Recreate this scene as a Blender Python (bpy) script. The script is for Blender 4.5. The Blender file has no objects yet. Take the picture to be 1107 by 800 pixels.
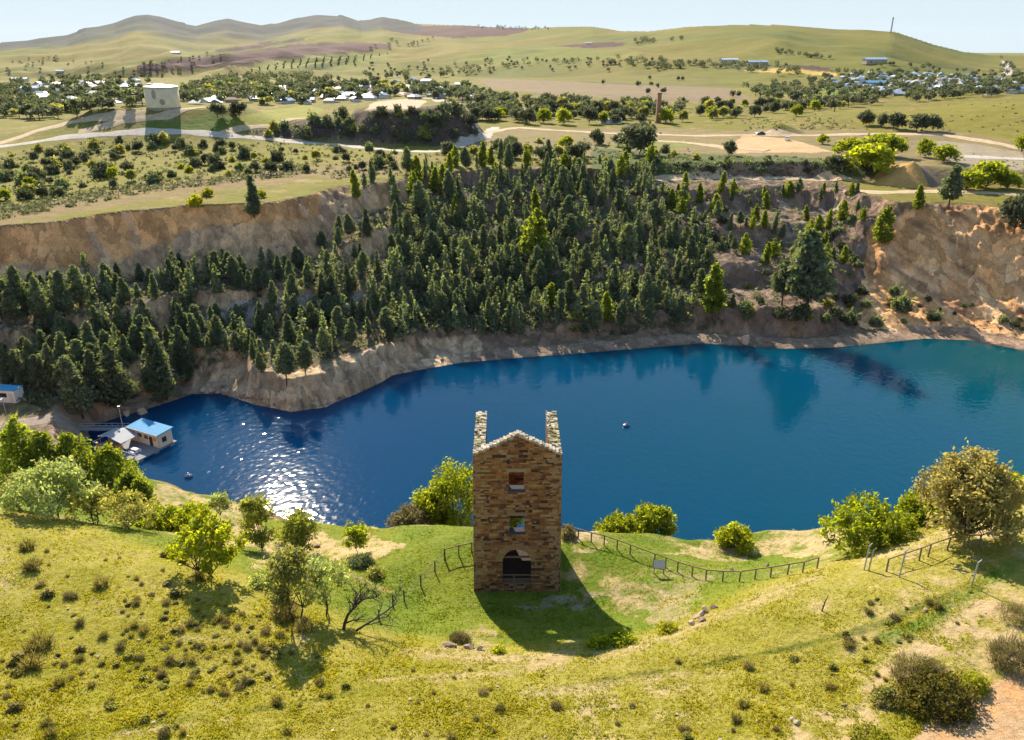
import bpy, bmesh, math, random
import numpy as np
from mathutils import Vector, Matrix
R_ = random.Random(7)
rng = np.random.default_rng(11)
SC = bpy.context.scene
COL = SC.collection
PI = math.pi
# ------------------------------------------------------------------ camera
F, H, PITCH = 852.0, 48.0, math.radians(22.3)
CP, SP = math.cos(PITCH), math.sin(PITCH)
cam_d = bpy.data.cameras.new('camera'); cam = bpy.data.objects.new('camera', cam_d); COL.objects.link(cam)
cam.location = (0, 0, H); cam.rotation_euler = (PI/2 - PITCH, 0, 0)
cam_d.sensor_width = 36; cam_d.lens = 36*F/1107; cam_d.clip_start = 0.5; cam_d.clip_end = 60000
SC.camera = cam
WATER = -26.0

def ray(px, py):
    """azimuth and tan(elevation) of the sight line through a photo pixel"""
    u = (px-553.5)/F; v = (400-py)/F
    dx = u; dy = CP + v*SP; dz = -SP + v*CP
    hl = math.hypot(dx, dy)
    return math.atan2(dx, dy), dz/hl
def at_z(px, py, z):
    a, t = ray(px, py); r = (z-H)/t
    return (r*math.sin(a), r*math.cos(a))
def at_r(px, py, r):
    a, t = ray(px, py)
    return (r*math.sin(a), r*math.cos(a), H+r*t)
def project(x, y, z):
    d = y*CP - (z-H)*SP
    return 553.5 + F*x/d, 400 - F*(y*SP + (z-H)*CP)/d
def az_of(px, py=200):
    return ray(px, py)[0]
# ------------------------------------------------------------------ noise
def _hash(ix, iy, seed):
    with np.errstate(over='ignore'):
        h = (ix.astype(np.int64)*374761393 + iy.astype(np.int64)*668265263 + seed*1274126177) & 0xffffffff
        h = ((h ^ (h >> 13))*1274126177) & 0xffffffff
        h = (h ^ (h >> 16)) & 0xffffff
    return h/float(0xffffff)
def vnoise(x, y, seed=0):
    ix = np.floor(x); iy = np.floor(y); fx = x-ix; fy = y-iy
    fx = fx*fx*fx*(fx*(fx*6-15)+10); fy = fy*fy*fy*(fy*(fy*6-15)+10)
    a = _hash(ix, iy, seed); b = _hash(ix+1, iy, seed); c = _hash(ix, iy+1, seed); d = _hash(ix+1, iy+1, seed)
    return (a+(b-a)*fx)*(1-fy) + (c+(d-c)*fx)*fy
def fbm(x, y, seed=0, octv=4, gain=.5):
    s = 0; amp = 1; tot = 0
    for i in range(octv):
        s = s + amp*(vnoise(x*2**i+17.3*i, y*2**i-9.1*i, seed+i)*2-1); tot += amp; amp *= gain
    return s/tot
def sst(a, b, x):
    t = np.clip((x-a)/(b-a), 0, 1); return t*t*(3-2*t)
def interp(tab, x):
    t = sorted(tab); return np.interp(x, [p[0] for p in t], [p[1] for p in t])
# ------------------------------------------------------------------ the lake outline (world metres)
FAR = [(96,462),(128,451),(165,440),(208,426),(238,425),(275,437),(315,445),(352,440),(388,424),(412,413),(425,405),(470,397),
       (500,392),(560,387),(640,381),(700,376),(760,371),(800,374),(850,377),(900,376),(950,371),(1000,366),(1050,368),
       (1107,379),(1180,397),(1260,425)]
NEAR = [(1290,500),(1200,545),(1107,562),(1020,577),(930,597),(830,612),(750,618),(650,620),(560,620),(480,614),(400,600),(330,582),
        (265,558),(205,541),(150,524),(118,512),(92,492)]
LAKE = np.array([at_z(px, py, WATER) for px, py in FAR+NEAR])
def lake_sd(x, y):
    """signed distance to the lake edge: positive on land"""
    P = LAKE; n = len(P); best = np.full(x.shape, 1e9); inside = np.zeros(x.shape, bool)
    for i in range(n):
        ax, ay = P[i]; bx, by = P[(i+1) % n]
        ex, ey = bx-ax, by-ay
        t = np.clip(((x-ax)*ex+(y-ay)*ey)/(ex*ex+ey*ey), 0, 1)
        best = np.minimum(best, (x-ax-t*ex)**2+(y-ay-t*ey)**2)
        c = ((ay > y) != (by > y)) & (x < (bx-ax)*(y-ay)/(by-ay+1e-12)+ax)
        inside ^= c
    d = np.sqrt(best)
    return np.where(inside, -d, d)
# ------------------------------------------------------------------ near hill: thin-plate surface through surveyed points
CTRL = [  # (photo x, photo y, height)
 (553,800,8),(0,800,9),(1107,800,10.5),(277,800,8.5),(830,800,9),(-250,800,10),(1350,800,12),(553,1000,9.5),(0,1000,11),(1107,1000,11.5),
 (0,700,7.4),(200,700,7),(350,722,6.4),(553,745,6.9),(750,735,7),(900,720,8),(1050,700,9.5),(1107,700,10.3),(-250,700,8),(1350,690,12),
 (450,707,5.9),(500,710,5.7),(553,710,5.7),(620,705,5.7),(690,697,5.8),(760,676,5.9),
 (360,678,5.5),(310,645,5.2),(205,606,4.8),(100,577,4.8),(0,552,5.3),(-200,520,6),
 (800,657,6.0),(850,636,6.3),(900,619,6.7),(940,607,7.2),(1000,604,8.2),(1060,600,9),(1107,596,9.8),(1300,590,12),
 (513,642,0),(560,642,0),(605,640,0),(540,662,.1),(600,665,.15),(640,672,.5),(700,674,1.5),(690,655,.9),(740,640,1.4),(800,630,2.2),
 (430,650,1.0),(400,662,1.6),(350,640,2.2),(480,610,.1),(450,630,.4),(380,622,1.2),(420,596,-.6),(500,588,-.1),(470,590,-.2),(620,578,.2),(340,607,-1.6),(300,603,-1.2),(380,605,-1.2),(283,594,-2.6),
 (640,590,.2),(690,600,.0),(740,614,.4),(800,618,.2),(850,610,.7),(890,606,1.6),(930,575,3.2),(980,572,5.5),(1040,563,7.0),(1107,555,8.0),(1300,540,10),
 (265,578,-3.5),(200,575,0),(140,566,-2.5),(60,552,-1.5),(0,543,-.5),(-200,505,0),(100,566,1.0),(30,552,2.5),
 (760,602,-2.0),(800,608,-2.4),(850,602,-1.6),(740,602,-1.2),(885,592,-.8)]
_pts = np.array([at_z(a, b, c) for a, b, c in CTRL]); _zs = np.array([c[2] for c in CTRL], float)
_ext = np.array([(-60,140),(0,140),(60,140),(120,140),(-110,110),(150,110)]); _pts = np.vstack([_pts, _ext]); _zs = np.append(_zs, [0,0,1,4,0,8])
def _tps_fit(P, z, lam=0.02):
    n = len(P); d2 = ((P[:,None]-P[None])**2).sum(-1)/900.; K = .5*d2*np.log(d2+1e-9)
    A = np.zeros((n+3, n+3)); A[:n,:n] = K+lam*np.eye(n); A[:n,n] = 1; A[:n,n+1:] = P/30.; A[n,:n] = 1; A[n+1:,:n] = P.T/30.
    return np.linalg.solve(A, np.append(z, [0,0,0]))
_w = _tps_fit(_pts, _zs)
def near_h(x, y):
    s = _w[-3] + _w[-2]*x/30 + _w[-1]*y/30
    for i in range(len(_pts)):
        d2 = ((x-_pts[i,0])**2+(y-_pts[i,1])**2)/900.
        s = s + _w[i]*.5*d2*np.log(d2+1e-9)
    return s
# ------------------------------------------------------------------ far land
CREST = [(-600,70),(-300,60),(-100,50),(0,46),(40,42),(75,37),(95,30),(110,28),(128,25),(140,20),(152,16),(165,14.5),(178,17),(196,23),(215,27),(236,22),(250,20),(266,23),(285,27),(305,24),(325,19),
         (345,16),(372,16),(392,22),(405,20),(416,18),(430,20),(450,25),(500,27),(560,30),(600,29),(640,28.5),(670,33),(700,33.5),(740,29),(800,26),(850,26.5),(900,30.5),
         (935,31.5),(965,34),(985,40),(1010,48),(1040,55),(1070,59),(1107,59.5),(1250,62),(1500,75)]
RIDGE_R = [(-600,5000),(0,4800),(165,4600),(345,4800),(430,4600),(500,3900),(600,3300),(680,2700),(760,2400),(850,2300),(960,2300),(1040,2700),(1107,3200),(1500,3200)]
FOOT_PY = [(-600,88),(0,86),(150,84),(300,84),(430,82),(553,84),(700,90),(830,94),(960,90),(1107,88),(1500,88)]
D_TAB = [(-400,52),(0,56),(150,58),(280,66),(350,80),(430,98),(553,108),(700,114),(850,112),(925,100),(960,64),(1000,55),(1107,53),(1400,53)]
RISE = 35.0
def px_of_az(a):     # photo column at the horizon row for an azimuth
    return 553.5 + F/CP*np.tan(np.clip(a, -1.3, 1.3))*1.0
def tan_el(a, py):
    k = (400-py)/F
    return np.cos(a)*(k*CP-SP)/(CP+k*SP)
def gauss(x, y, cx, cy, rx, ry, rot=0):
    dx, dy = x-cx, y-cy; c, s = math.cos(rot), math.sin(rot)
    return np.exp(-((c*dx+s*dy)/rx)**2 - ((-s*dx+c*dy)/ry)**2)
def far_h(x, y):
    r = np.hypot(x, y)+1e-6; a = np.arctan2(x, np.maximum(y, 1e-3)); a = np.clip(a, -1.25, 1.25); px = px_of_az(a)
    R0 = 1050.
    z0 = H + R0*tan_el(a, interp(FOOT_PY, px))                         # ground level at R0
    base = interp([(-400,7),(0,7),(300,7),(430,7.5),(553,7.5),(700,7),(900,8),(1107,8)], px)
    t = sst(220, R0, r)
    plain = base*(1-t) + z0*t
    Rr = interp(RIDGE_R, px); zc = H + Rr*tan_el(a, interp(CREST, px))
    s = np.clip((np.log(r)-math.log(R0))/(np.log(Rr)-math.log(R0)), 0, 1)
    p = interp([(0,1.9),(165,2.3),(345,2.0),(430,1.7),(553,1.05),(850,.9),(1107,1.0)], px)
    py_s = interp(FOOT_PY, px)*(1-s**p) + interp(CREST, px)*s**p
    zh = H + r*tan_el(a, py_s)
    bow = np.sin(np.clip(s, 0, 1)*PI)
    amp = interp([(0,60),(200,64),(345,60),(430,40),(553,22),(700,22),(850,30),(1000,24),(1107,12)], px)
    zh = zh + bow*amp*fbm(x/620., y/620., 5, 4, .5)
    bw = .25+.75*bow; bw = bw*sst(0, .12, s)
    zh = zh - bw*amp*1.1*np.abs(fbm(x/420.+3, y/420., 9, 3, .5)) + bw*amp*.30*fbm(x/170., y/170., 13, 3)
    beyond = np.clip((r-Rr)/Rr, 0, 2)
    zh = np.where(r > Rr, zc - beyond*Rr*.09, zh)
    h = np.where(r < R0, plain, zh)
    # local relief of the old mine workings
    w = sst(230, 300, r)
    h = h + w*(1-sst(1000, 1500, r))*.8*fbm(x/60., y/60., 21, 3)
    cx, cy, _ = at_r(178, 118, 425)
    h = h + 14.0*np.clip(1.5*gauss(x, y, cx+4, cy, 50, 38), 0, 1)
    # flat-topped spoil heap behind the left rim
    for (qx, qr, rx, ry, hh) in ((445, 396, 34, 36, 14.5), (372, 406, 42, 34, 9.0), (315, 414, 34, 26, 5.5)):
        cx, cy, _ = at_r(qx, 130, qr)
        m = ((x-cx)/rx)**2 + ((y-cy)/ry)**2
        m = m*(1+.25*fbm(x/14., y/14., 31, 2))
        h = np.maximum(h, base*0+8.0+hh*(1-sst(.45, 1.25, m)) - 40*(m > 1.6))
    # grassy rise on the right, mesa in the middle
    cx, cy, _ = at_r(1090, 120, 520); h = h + 9*gauss(x, y, cx+40, cy, 130, 75, -.1)
    cx, cy, _ = at_r(680, 95, 720); h = h + 3.5*gauss(x, y, cx, cy, 120, 70)
    # terrace steps by the right rim
    px2 = px
    on = sst(640, 720, px2)
    r_rim = interp([(640,300),(760,315),(950,322),(1107,330)], px2) + 5*fbm(x/25., y/25., 41, 2)
    h = h - on*(1-sst(r_rim-7, r_rim+5, r))*4.6
    # orange spoil cone
    cx, cy, _ = at_r(985, 185, 318); q = np.hypot(x-cx, y-cy); h = h + 7.5*np.clip(1-q/11., 0, 1)
    cx, cy, _ = at_r(843, 136, 430); q = np.hypot(x-cx, (y-cy)); h = h + 5.0*np.clip(1-q/12., 0, 1)
    return h
def wall_h(x, y, d):
    """quarry wall above the lake as a function of the distance from the shore"""
    a = np.arctan2(x, np.maximum(y, 1e-3)); px = px_of_az(np.clip(a, -1.2, 1.2))
    dn = d + 3.4*fbm(x/16., y/16., 51, 3) + (1.7*fbm(x/4.5, y/4.5, 55, 4) - 3.2*sst(930, 975, px)*np.abs(fbm(x/6., y/11., 57, 4)) + 1.2*sst(930, 975, px)*fbm(x/22., y/22., 58, 2))*sst(2, 8, d)
    D = interp(D_TAB, px)*(1+.10*fbm(x/45., y/45., 61, 2))
    farside = sst(120, 145, np.hypot(x, y))
    beach = interp([(0,3),(200,1.5),(215,.2),(420,.2),(440,4.5),(930,5),(960,6),(1107,6)], px)
    u = np.clip((dn-beach)/D, 0, 3)
    am = interp([(0,.72),(300,.72),(400,.6),(560,.45),(700,.6),(800,.8),(930,.8),(1107,.8)], px)*np.clip(1+.5*fbm(x/30., y/30., 63, 2), .3, 1.15)
    def stairs(n):
        fr = u*n - np.floor(u*n)
        return (np.floor(u*n) + sst(.10, .42, fr))/n
    kl = 1-sst(300, 400, px + 10*fbm(x/13., y/13., 64, 2)); xl = u + .03*fbm(x/6., y/6., 66, 3)
    left = np.interp(xl, [0,.05,.15,.36,.48,.74,.96,4], [0,.03,.20,.22,.44,.48,1.0,4.0])
    k5 = sst(400, 520, px + 14*fbm(x/12., y/12., 65, 2))
    st = stairs(4.)*(1-k5) + stairs(5.)*k5
    prof = (u*(1-am) + st*am)*(1-kl) + left*kl
    face = np.clip(u, 0, .34)*.62 + np.clip(u-.34, 0, 3)*1.36
    kf = sst(938, 968, px + 10*fbm(x/14., y/14., 67, 3))
    prof = prof*(1-kf) + face*kf
    far = WATER + np.clip(d, 0, beach)*.16 + RISE*prof + (.9*fbm(x/3.2, y/3.2, 73, 4) - .9*np.abs(fbm(x/2.1, y/4.4, 79, 3)))*sst(4, 12, d)
    # rocky promontory: a cliff straight out of the water, flat on top
    m = sst(205, 225, px)*(1-sst(400, 428, px))
    dp = d + 2.2*fbm(x/5., y/5., 71, 4); prom = WATER + 3.4*sst(.1, 1.6, dp) + 2.8*sst(2.2, 4.0, dp+1.2*fbm(x/2.6, y/2.6, 75, 3)) + .05*d + .5*fbm(x/1.8, y/1.8, 77, 3)*sst(0, 2, d)
    far = np.maximum(far, np.where(m > .02, (prom+4)*m - 4*m + (1-m)*-60, -60)*1.0) if False else np.where(m > 0, np.maximum(far, WATER*(1-m)+prom*m), far)
    near = WATER + np.clip(d, 0, 2)*.2 + np.clip(d-1.5, 0, 99)*1.02 + 1.5*fbm(x/7., y/7., 81, 3)*sst(1, 6, d)
    w = near*(1-farside) + far*farside
    bed = WATER - np.clip(-d, 0, 40)*.35
    return np.where(d > 0, w, bed)
def height(x, y):
    r = np.hypot(x, y)
    nr = r < 200
    B = far_h(x, y)
    if nr.any():
        xn, yn = x[nr], y[nr]
        k = sst(125, 165, r[nr])
        B[nr] = near_h(xn, yn)*(1-k) + B[nr]*k
    B = B + (1-sst(100, 130, r))*(.16*fbm(x/3.1, y/3.1, 91, 4) + .25*fbm(x/11., y/11., 95, 2))*sst(5, 25, r)
    h = B; pit = np.zeros(x.shape, bool); sd = np.full(x.shape, 999.)
    sel = (r < 430) & (y > 20)
    xs, ys = x[sel], y[sel]
    d = lake_sd(xs, ys); sd[sel] = d
    W = wall_h(xs, ys, d)
    # shelf and track at the lake's left end, where the pontoon is moored
    cx, cy = at_z(45, 455, -20.5)
    sh = ((xs-cx)/26.)**2 + ((ys-cy)/15.)**2
    W = np.where(d > .3, np.where(sh < 1.6, W*(sst(.8, 1.6, sh)) + (1-sst(.8, 1.6, sh))*np.minimum(-20.3, WATER+1.2*d), W), W)
    Bs = B[sel]
    kk = 1.2; hmix = np.clip(.5+.5*(W-Bs)/kk, 0, 1)
    hs = W*(1-hmix)+Bs*hmix - kk*hmix*(1-hmix)
    h = B.copy(); h[sel] = hs
    pit[sel] = W < Bs
    return h, pit, sd
# ------------------------------------------------------------------ polar survey grid
_az = np.concatenate([np.radians(np.arange(-180, -42, 6.0)), np.radians(np.arange(-42, -36.5, .5)), np.radians(np.arange(-36.5, 36.5, .095)),
                      np.radians(np.arange(36.5, 42, .5)), np.radians(np.arange(42, 180.1, 6.0))])
_rr = np.concatenate([np.geomspace(1.5, 27, 10), np.arange(28, 76, .17), np.arange(76, 130, .5), np.arange(130, 330, .42),
                      np.exp(np.arange(math.log(330), math.log(1200), .005)), np.exp(np.arange(math.log(1200), math.log(14000), .011))])
NA, NR = len(_az), len(_rr)
GA, GR = np.meshgrid(_az, _rr)            # rows = distance
GX, GY = GR*np.sin(GA), GR*np.cos(GA)
_h, _p, _s = height(GX.ravel(), GY.ravel())
GH = _h.reshape(NR, NA); GPIT = _p.reshape(NR, NA); GSD = _s.reshape(NR, NA)
def ground(x, y):
    """height of the built ground at a point (bilinear in the survey grid)"""
    a = math.atan2(x, y); r = math.hypot(x, y)
    i = int(np.clip(np.searchsorted(_az, a)-1, 0, NA-2)); j = int(np.clip(np.searchsorted(_rr, r)-1, 0, NR-2))
    u = (a-_az[i])/(_az[i+1]-_az[i]); v = min(1, max(0, (r-_rr[j])/(_rr[j+1]-_rr[j])))
    return (GH[j,i]*(1-u)+GH[j,i+1]*u)*(1-v) + (GH[j+1,i]*(1-u)+GH[j+1,i+1]*u)*v
def hit(px, py, rmin=20., water=True):
    """where the sight line through a photo pixel meets the ground"""
    a, t = ray(px, py)
    i = int(np.clip(np.searchsorted(_az, a)-1, 0, NA-2)); u = (a-_az[i])/(_az[i+1]-_az[i])
    col = GH[:,i]*(1-u)+GH[:,i+1]*u
    if water: col = np.maximum(col, WATER)
    below = (H+_rr*t <= col) & (_rr > rmin)
    j = int(np.argmax(below)) if below.any() else NR-1
    if j > 0 and below.any():
        f0 = H+_rr[j-1]*t-col[j-1]; f1 = H+_rr[j]*t-col[j]
        r = _rr[j-1] + (_rr[j]-_rr[j-1])*f0/(f0-f1+1e-9)
    else: r = _rr[j]
    x, y = r*math.sin(a), r*math.cos(a)
    return Vector((x, y, H+r*t))
def mpp(p):
    """metres covered by one photo pixel at point p"""
    return (p[1]*CP - (p[2]-H)*SP)/F
# ------------------------------------------------------------------ node helpers
def srgb(r, g, b):
    f = lambda c: (c/255/12.92) if c/255 <= .04045 else ((c/255+.055)/1.055)**2.4
    return (f(r), f(g), f(b))
class NT:
    def __init__(s, name):
        s.m = bpy.data.materials.new(name); s.m.use_nodes = True; s.t = s.m.node_tree; s.n = s.t.nodes; s.l = s.t.links
        s.bsdf = s.n['Principled BSDF']; s.out = s.n['Material Output']
    def add(s, typ, **kw):
        n = s.n.new(typ)
        for k, v in kw.items():
            if k.startswith('i_'):
                key = k[2:]; key = int(key) if key.isdigit() else key.replace('_', ' ')
                n.inputs[key].default_value = v
            else: setattr(n, k, v)
        return n
    def link(s, a, b): s.l.new(a, b)
    def noise(s, scale, detail=4, rough=.55, vec=None, typ='FBM'):
        n = s.add('ShaderNodeTexNoise'); n.inputs['Scale'].default_value = scale; n.inputs['Detail'].default_value = detail; n.inputs['Roughness'].default_value = rough
        if vec is None:
            g = getattr(s, '_geo', None) or s.add('ShaderNodeNewGeometry'); s._geo = g; vec = g.outputs['Position']
        s.link(vec, n.inputs['Vector']); return n.outputs['Fac']
    def ramp(s, fac, stops):
        n = s.add('ShaderNodeValToRGB'); el = n.color_ramp.elements
        while len(el) > 1: el.remove(el[0])
        for i, (p, c) in enumerate(stops):
            e = el[0] if i == 0 else el.new(p)
            e.position = p; c = c if hasattr(c, '__len__') else (c, c, c); e.color = (*c[:3], 1)
        s.link(fac, n.inputs['Fac']); return n.outputs['Color']
    def mix(s, fac, a, b, blend='MIX'):
        n = s.add('ShaderNodeMix', data_type='RGBA', blend_type=blend)
        for sock, v in ((n.inputs[0], fac), (n.inputs[6], a), (n.inputs[7], b)):
            if hasattr(v, 'links') or isinstance(v, bpy.types.NodeSocket): s.link(v, sock)
            elif isinstance(v, (int, float)) and sock.type == 'VALUE': sock.default_value = v
            else:
                v = v if hasattr(v, '__len__') else (v, v, v); sock.default_value = (*v[:3], 1)
        return n.outputs[2]
    def bump(s, h, strength=.5, dist=.1, normal=None):
        n = s.add('ShaderNodeBump'); n.inputs['Strength'].default_value = strength; n.inputs['Distance'].default_value = dist
        s.link(h, n.inputs['Height'])
        if normal is not None: s.link(normal, n.inputs['Normal'])
        return n.outputs['Normal']
    def set(s, color=None, rough=None, normal=None, spec=None, metal=None):
        b = s.bsdf
        for sock, v in (('Base Color', color), ('Roughness', rough), ('Specular IOR Level', spec), ('Metallic', metal)):
            if v is None: continue
            if isinstance(v, bpy.types.NodeSocket): s.link(v, b.inputs[sock])
            elif hasattr(v, '__len__'): b.inputs[sock].default_value = (*v[:3], 1)
            else: b.inputs[sock].default_value = v
        if normal is not None: s.link(normal, b.inputs['Normal'])
        return s.m
def attr(nt, name='Col'):
    a = nt.add('ShaderNodeAttribute'); a.attribute_name = name; return a.outputs['Color']
def simple(name, col, rough=.7, var=.18, scale=3., bump=.0, metal=0, spec=.3):
    nt = NT(name); f = nt.noise(scale, 5, .6)
    c = nt.mix(nt.ramp(f, [(.3, 0), (.7, 1)]), tuple(x*(1-var) for x in col), tuple(min(1, x*(1+var)) for x in col))
    g = getattr(nt, '_geo')
    return nt.set(c, rough, nt.bump(f, bump, .05) if bump else None, spec, metal)
def attr_mat(name, rough=.9, var=.22, scales=(1.5, 9.), bump=.4, dist=.08, spec=.15):
    nt = NT(name)
    f1 = nt.noise(scales[0], 6, .65); f2 = nt.noise(scales[1], 5, .7)
    c = nt.mix(1.0, attr(nt), nt.ramp(f1, [(.25, 1-var), (.75, 1+var)]), 'MULTIPLY')
    c = nt.mix(1.0, c, nt.ramp(f2, [(.25, 1-var), (.75, 1+var)]), 'MULTIPLY')
    return nt.set(c, rough, nt.bump(f2, bump, dist, nt.bump(f1, bump, dist*4)), spec)
def rock_mat():
    nt = NT('quarry_rock'); g = nt.add('ShaderNodeNewGeometry'); nt._geo = g
    mp = nt.add('ShaderNodeMapping'); nt.link(g.outputs['Position'], mp.inputs['Vector']); mp.inputs['Scale'].default_value = (1.25, 1, .42); mp.inputs['Rotation'].default_value = (.1, .45, 0)
    wn_ = nt.add('ShaderNodeTexNoise'); wn_.inputs['Scale'].default_value = .30; wn_.inputs['Detail'].default_value = 5; nt.link(mp.outputs[0], wn_.inputs['Vector'])
    wv = nt.add('ShaderNodeVectorMath', operation='MULTIPLY_ADD'); nt.link(wn_.outputs['Color'], wv.inputs[0]); wv.inputs[1].default_value = (5.5, 5.5, 5.5); nt.link(mp.outputs[0], wv.inputs[2])
    def vor(scale, feat):
        v = nt.add('ShaderNodeTexVoronoi', feature=feat); v.inputs['Scale'].default_value = scale; nt.link(wv.outputs[0], v.inputs['Vector']); return v
    cell = vor(.30, 'F1'); e1 = vor(.30, 'DISTANCE_TO_EDGE'); e2 = vor(1.1, 'DISTANCE_TO_EDGE')
    f1 = nt.noise(.5, 6, .65); f2 = nt.noise(3.2, 6, .72)
    sp = nt.add('ShaderNodeSeparateColor'); nt.link(cell.outputs['Color'], sp.inputs[0])
    c = nt.mix(1.0, attr(nt), nt.ramp(sp.outputs[0], [(0, .68), (1, 1.30)]), 'MULTIPLY')
    c = nt.mix(1.0, c, nt.ramp(e1.outputs['Distance'], [(0, .80), (.06, 1.0)]), 'MULTIPLY'); c = nt.mix(1.0, c, nt.ramp(e2.outputs['Distance'], [(0, .86), (.12, 1.0)]), 'MULTIPLY')
    c = nt.mix(1.0, c, nt.ramp(f1, [(.25, .72), (.75, 1.28)]), 'MULTIPLY'); c = nt.mix(1.0, c, nt.ramp(f2, [(.25, .66), (.75, 1.34)]), 'MULTIPLY')
    b = nt.bump(f2, .9, .25, nt.bump(e2.outputs['Distance'], .45, .5, nt.bump(sp.outputs[0], 1.0, 1.3, nt.bump(f1, .9, .9))))
    return nt.set(c, .93, b, .12)
# ------------------------------------------------------------------ object helpers
def link(o, parent=None):
    COL.objects.link(o)
    if parent is not None: o.parent = parent
    return o
def mesh_np(name, V, Fc, mats, parent=None, col=None, smooth=False, matidx=None):
    """V (n,3); Fc (m,k) all the same k, or a list of such arrays"""
    me = bpy.data.meshes.new(name)
    Fs = Fc if isinstance(Fc, list) else [Fc]
    Fs = [np.asarray(f, np.int32) for f in Fs if len(f)]
    tot = sum(f.size for f in Fs); npoly = sum(len(f) for f in Fs)
    V = np.asarray(V, np.float32)
    me.vertices.add(len(V)); me.vertices.foreach_set('co', V.ravel())
    me.loops.add(tot); me.loops.foreach_set('vertex_index', np.concatenate([f.ravel() for f in Fs]))
    me.polygons.add(npoly)
    lt = np.concatenate([np.full(len(f), f.shape[1], np.int32) for f in Fs]); ls = np.concatenate([[0], np.cumsum(lt)[:-1]]).astype(np.int32)
    me.polygons.foreach_set('loop_start', ls); me.polygons.foreach_set('loop_total', lt)
    if matidx is not None: me.polygons.foreach_set('material_index', np.asarray(matidx, np.int32))
    me.polygons.foreach_set('use_smooth', np.full(npoly, bool(smooth)))
    for m in (mats if isinstance(mats, (list, tuple)) else [mats]): me.materials.append(m)
    if col is not None:
        at = me.color_attributes.new('Col', 'FLOAT_COLOR', 'POINT')
        c = np.ones((len(V), 4), np.float32); c[:, :3] = col; at.data.foreach_set('color', c.ravel())
    me.update(calc_edges=True); me.validate()
    return link(bpy.data.objects.new(name, me), parent)
class MB:
    """collects boxes, tubes and prisms, then links them as one mesh"""
    def __init__(s): s.v = []; s.f = []; s.c = []; s.cur = (1, 1, 1)
    def addv(s, vs): 
        b = len(s.v); s.v += [tuple(v) for v in vs]; s.c += [s.cur]*len(vs); return b
    def box(s, cx, cy, cz, sx, sy, sz, rot=0., jit=0.):
        """box centred on cx,cy with its base at cz"""
        c, n = math.cos(rot), math.sin(rot); vs = []
        for dz in (0, 1):
            for dx, dy in ((-1,-1),(1,-1),(1,1),(-1,1)):
                x, y = dx*sx/2 + R_.uniform(-jit, jit), dy*sy/2 + R_.uniform(-jit, jit)
                vs.append((cx+c*x-n*y, cy+n*x+c*y, cz+dz*sz+R_.uniform(-jit, jit)))
        b = s.addv(vs)
        s.f += [[b+3,b+2,b+1,b],[b+4,b+5,b+6,b+7]]+[[b+i, b+(i+1)%4, b+4+(i+1)%4, b+4+i] for i in range(4)]
    def hexa(s, P):
        b = s.addv(P); s.f += [[b+3,b+2,b+1,b],[b+4,b+5,b+6,b+7]]+[[b+i, b+(i+1)%4, b+4+(i+1)%4, b+4+i] for i in range(4)]
    def tube(s, pts, rad, sides=6, cap=True):
        pts = [Vector(p) for p in pts]; rad = rad if hasattr(rad, '__len__') else [rad]*len(pts); rings = []
        for i, p in enumerate(pts):
            d = (pts[min(i+1, len(pts)-1)]-pts[max(i-1, 0)])
            d = d.normalized() if d.length > 1e-9 else Vector((0,0,1))
            u = d.cross(Vector((0,0,1)) if abs(d.z) < .95 else Vector((1,0,0))).normalized(); w = d.cross(u)
            rings.append(s.addv([p+rad[i]*(u*math.cos(2*PI*k/sides)+w*math.sin(2*PI*k/sides)) for k in range(sides)]))
        for a, b in zip(rings, rings[1:]):
            for k in range(sides): s.f.append([a+(k+1)%sides, a+k, b+k, b+(k+1)%sides])
        if cap: s.f.append([rings[0]+k for k in range(sides)]); s.f.append([rings[-1]+k for k in reversed(range(sides))])
    def lathe(s, prof, cx=0, cy=0, sides=32, sx=1, sy=1):
        rings = [s.addv([(cx+sx*r*math.cos(2*PI*k/sides), cy+sy*r*math.sin(2*PI*k/sides), z) for k in range(sides)]) for r, z in prof]
        for a, b in zip(rings, rings[1:]):
            for k in range(sides): s.f.append([a+k, a+(k+1)%sides, b+(k+1)%sides, b+k])
        s.f.append([rings[0]+k for k in reversed(range(sides))]); s.f.append([rings[-1]+k for k in range(sides)])
    def prism(s, poly, y0, y1):
        """polygon in x,z extruded along y"""
        n = len(poly); a = s.addv([(x, y0, z) for x, z in poly]); b = s.addv([(x, y1, z) for x, z in poly])
        s.f.append([a+i for i in range(n)]); s.f.append([b+i for i in reversed(range(n))])
        for i in range(n): s.f.append([a+(i+1)%n, a+i, b+i, b+(i+1)%n])
    def xform(s, M):
        s.v = [tuple(M @ Vector(v)) for v in s.v]; return s
    def data(s, name, mat, smooth=False, col=False):
        me = bpy.data.meshes.new(name); me.from_pydata(s.v, [], s.f)
        for m in (mat if isinstance(mat, (list, tuple)) else [mat]): me.materials.append(m)
        if col:
            at = me.color_attributes.new('Col', 'FLOAT_COLOR', 'POINT'); at.data.foreach_set('color', np.array([(*c, 1) for c in s.c], np.float32).ravel())
        if smooth: me.polygons.foreach_set('use_smooth', [True]*len(me.polygons))
        me.update(); return me
    def build(s, name, mat, parent=None, smooth=False, col=False):
        return link(bpy.data.objects.new(name, s.data(name, mat, smooth, col)), parent)
def tag(o, label=None, cat=None, group=None, kind=None):
    if label: o['label'] = label
    if cat: o['category'] = cat
    if group: o['group'] = group
    if kind: o['kind'] = kind
    return o
def thing(name, label, cat, loc=(0,0,0), rz=0., group=None, scale=1.):
    o = bpy.data.objects.new(name, None); o.empty_display_size = .5; link(o)
    o.location = loc; o.rotation_euler.z = rz; o.scale = (scale,)*3 if not hasattr(scale, '__len__') else scale
    return tag(o, label, cat, group)
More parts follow.
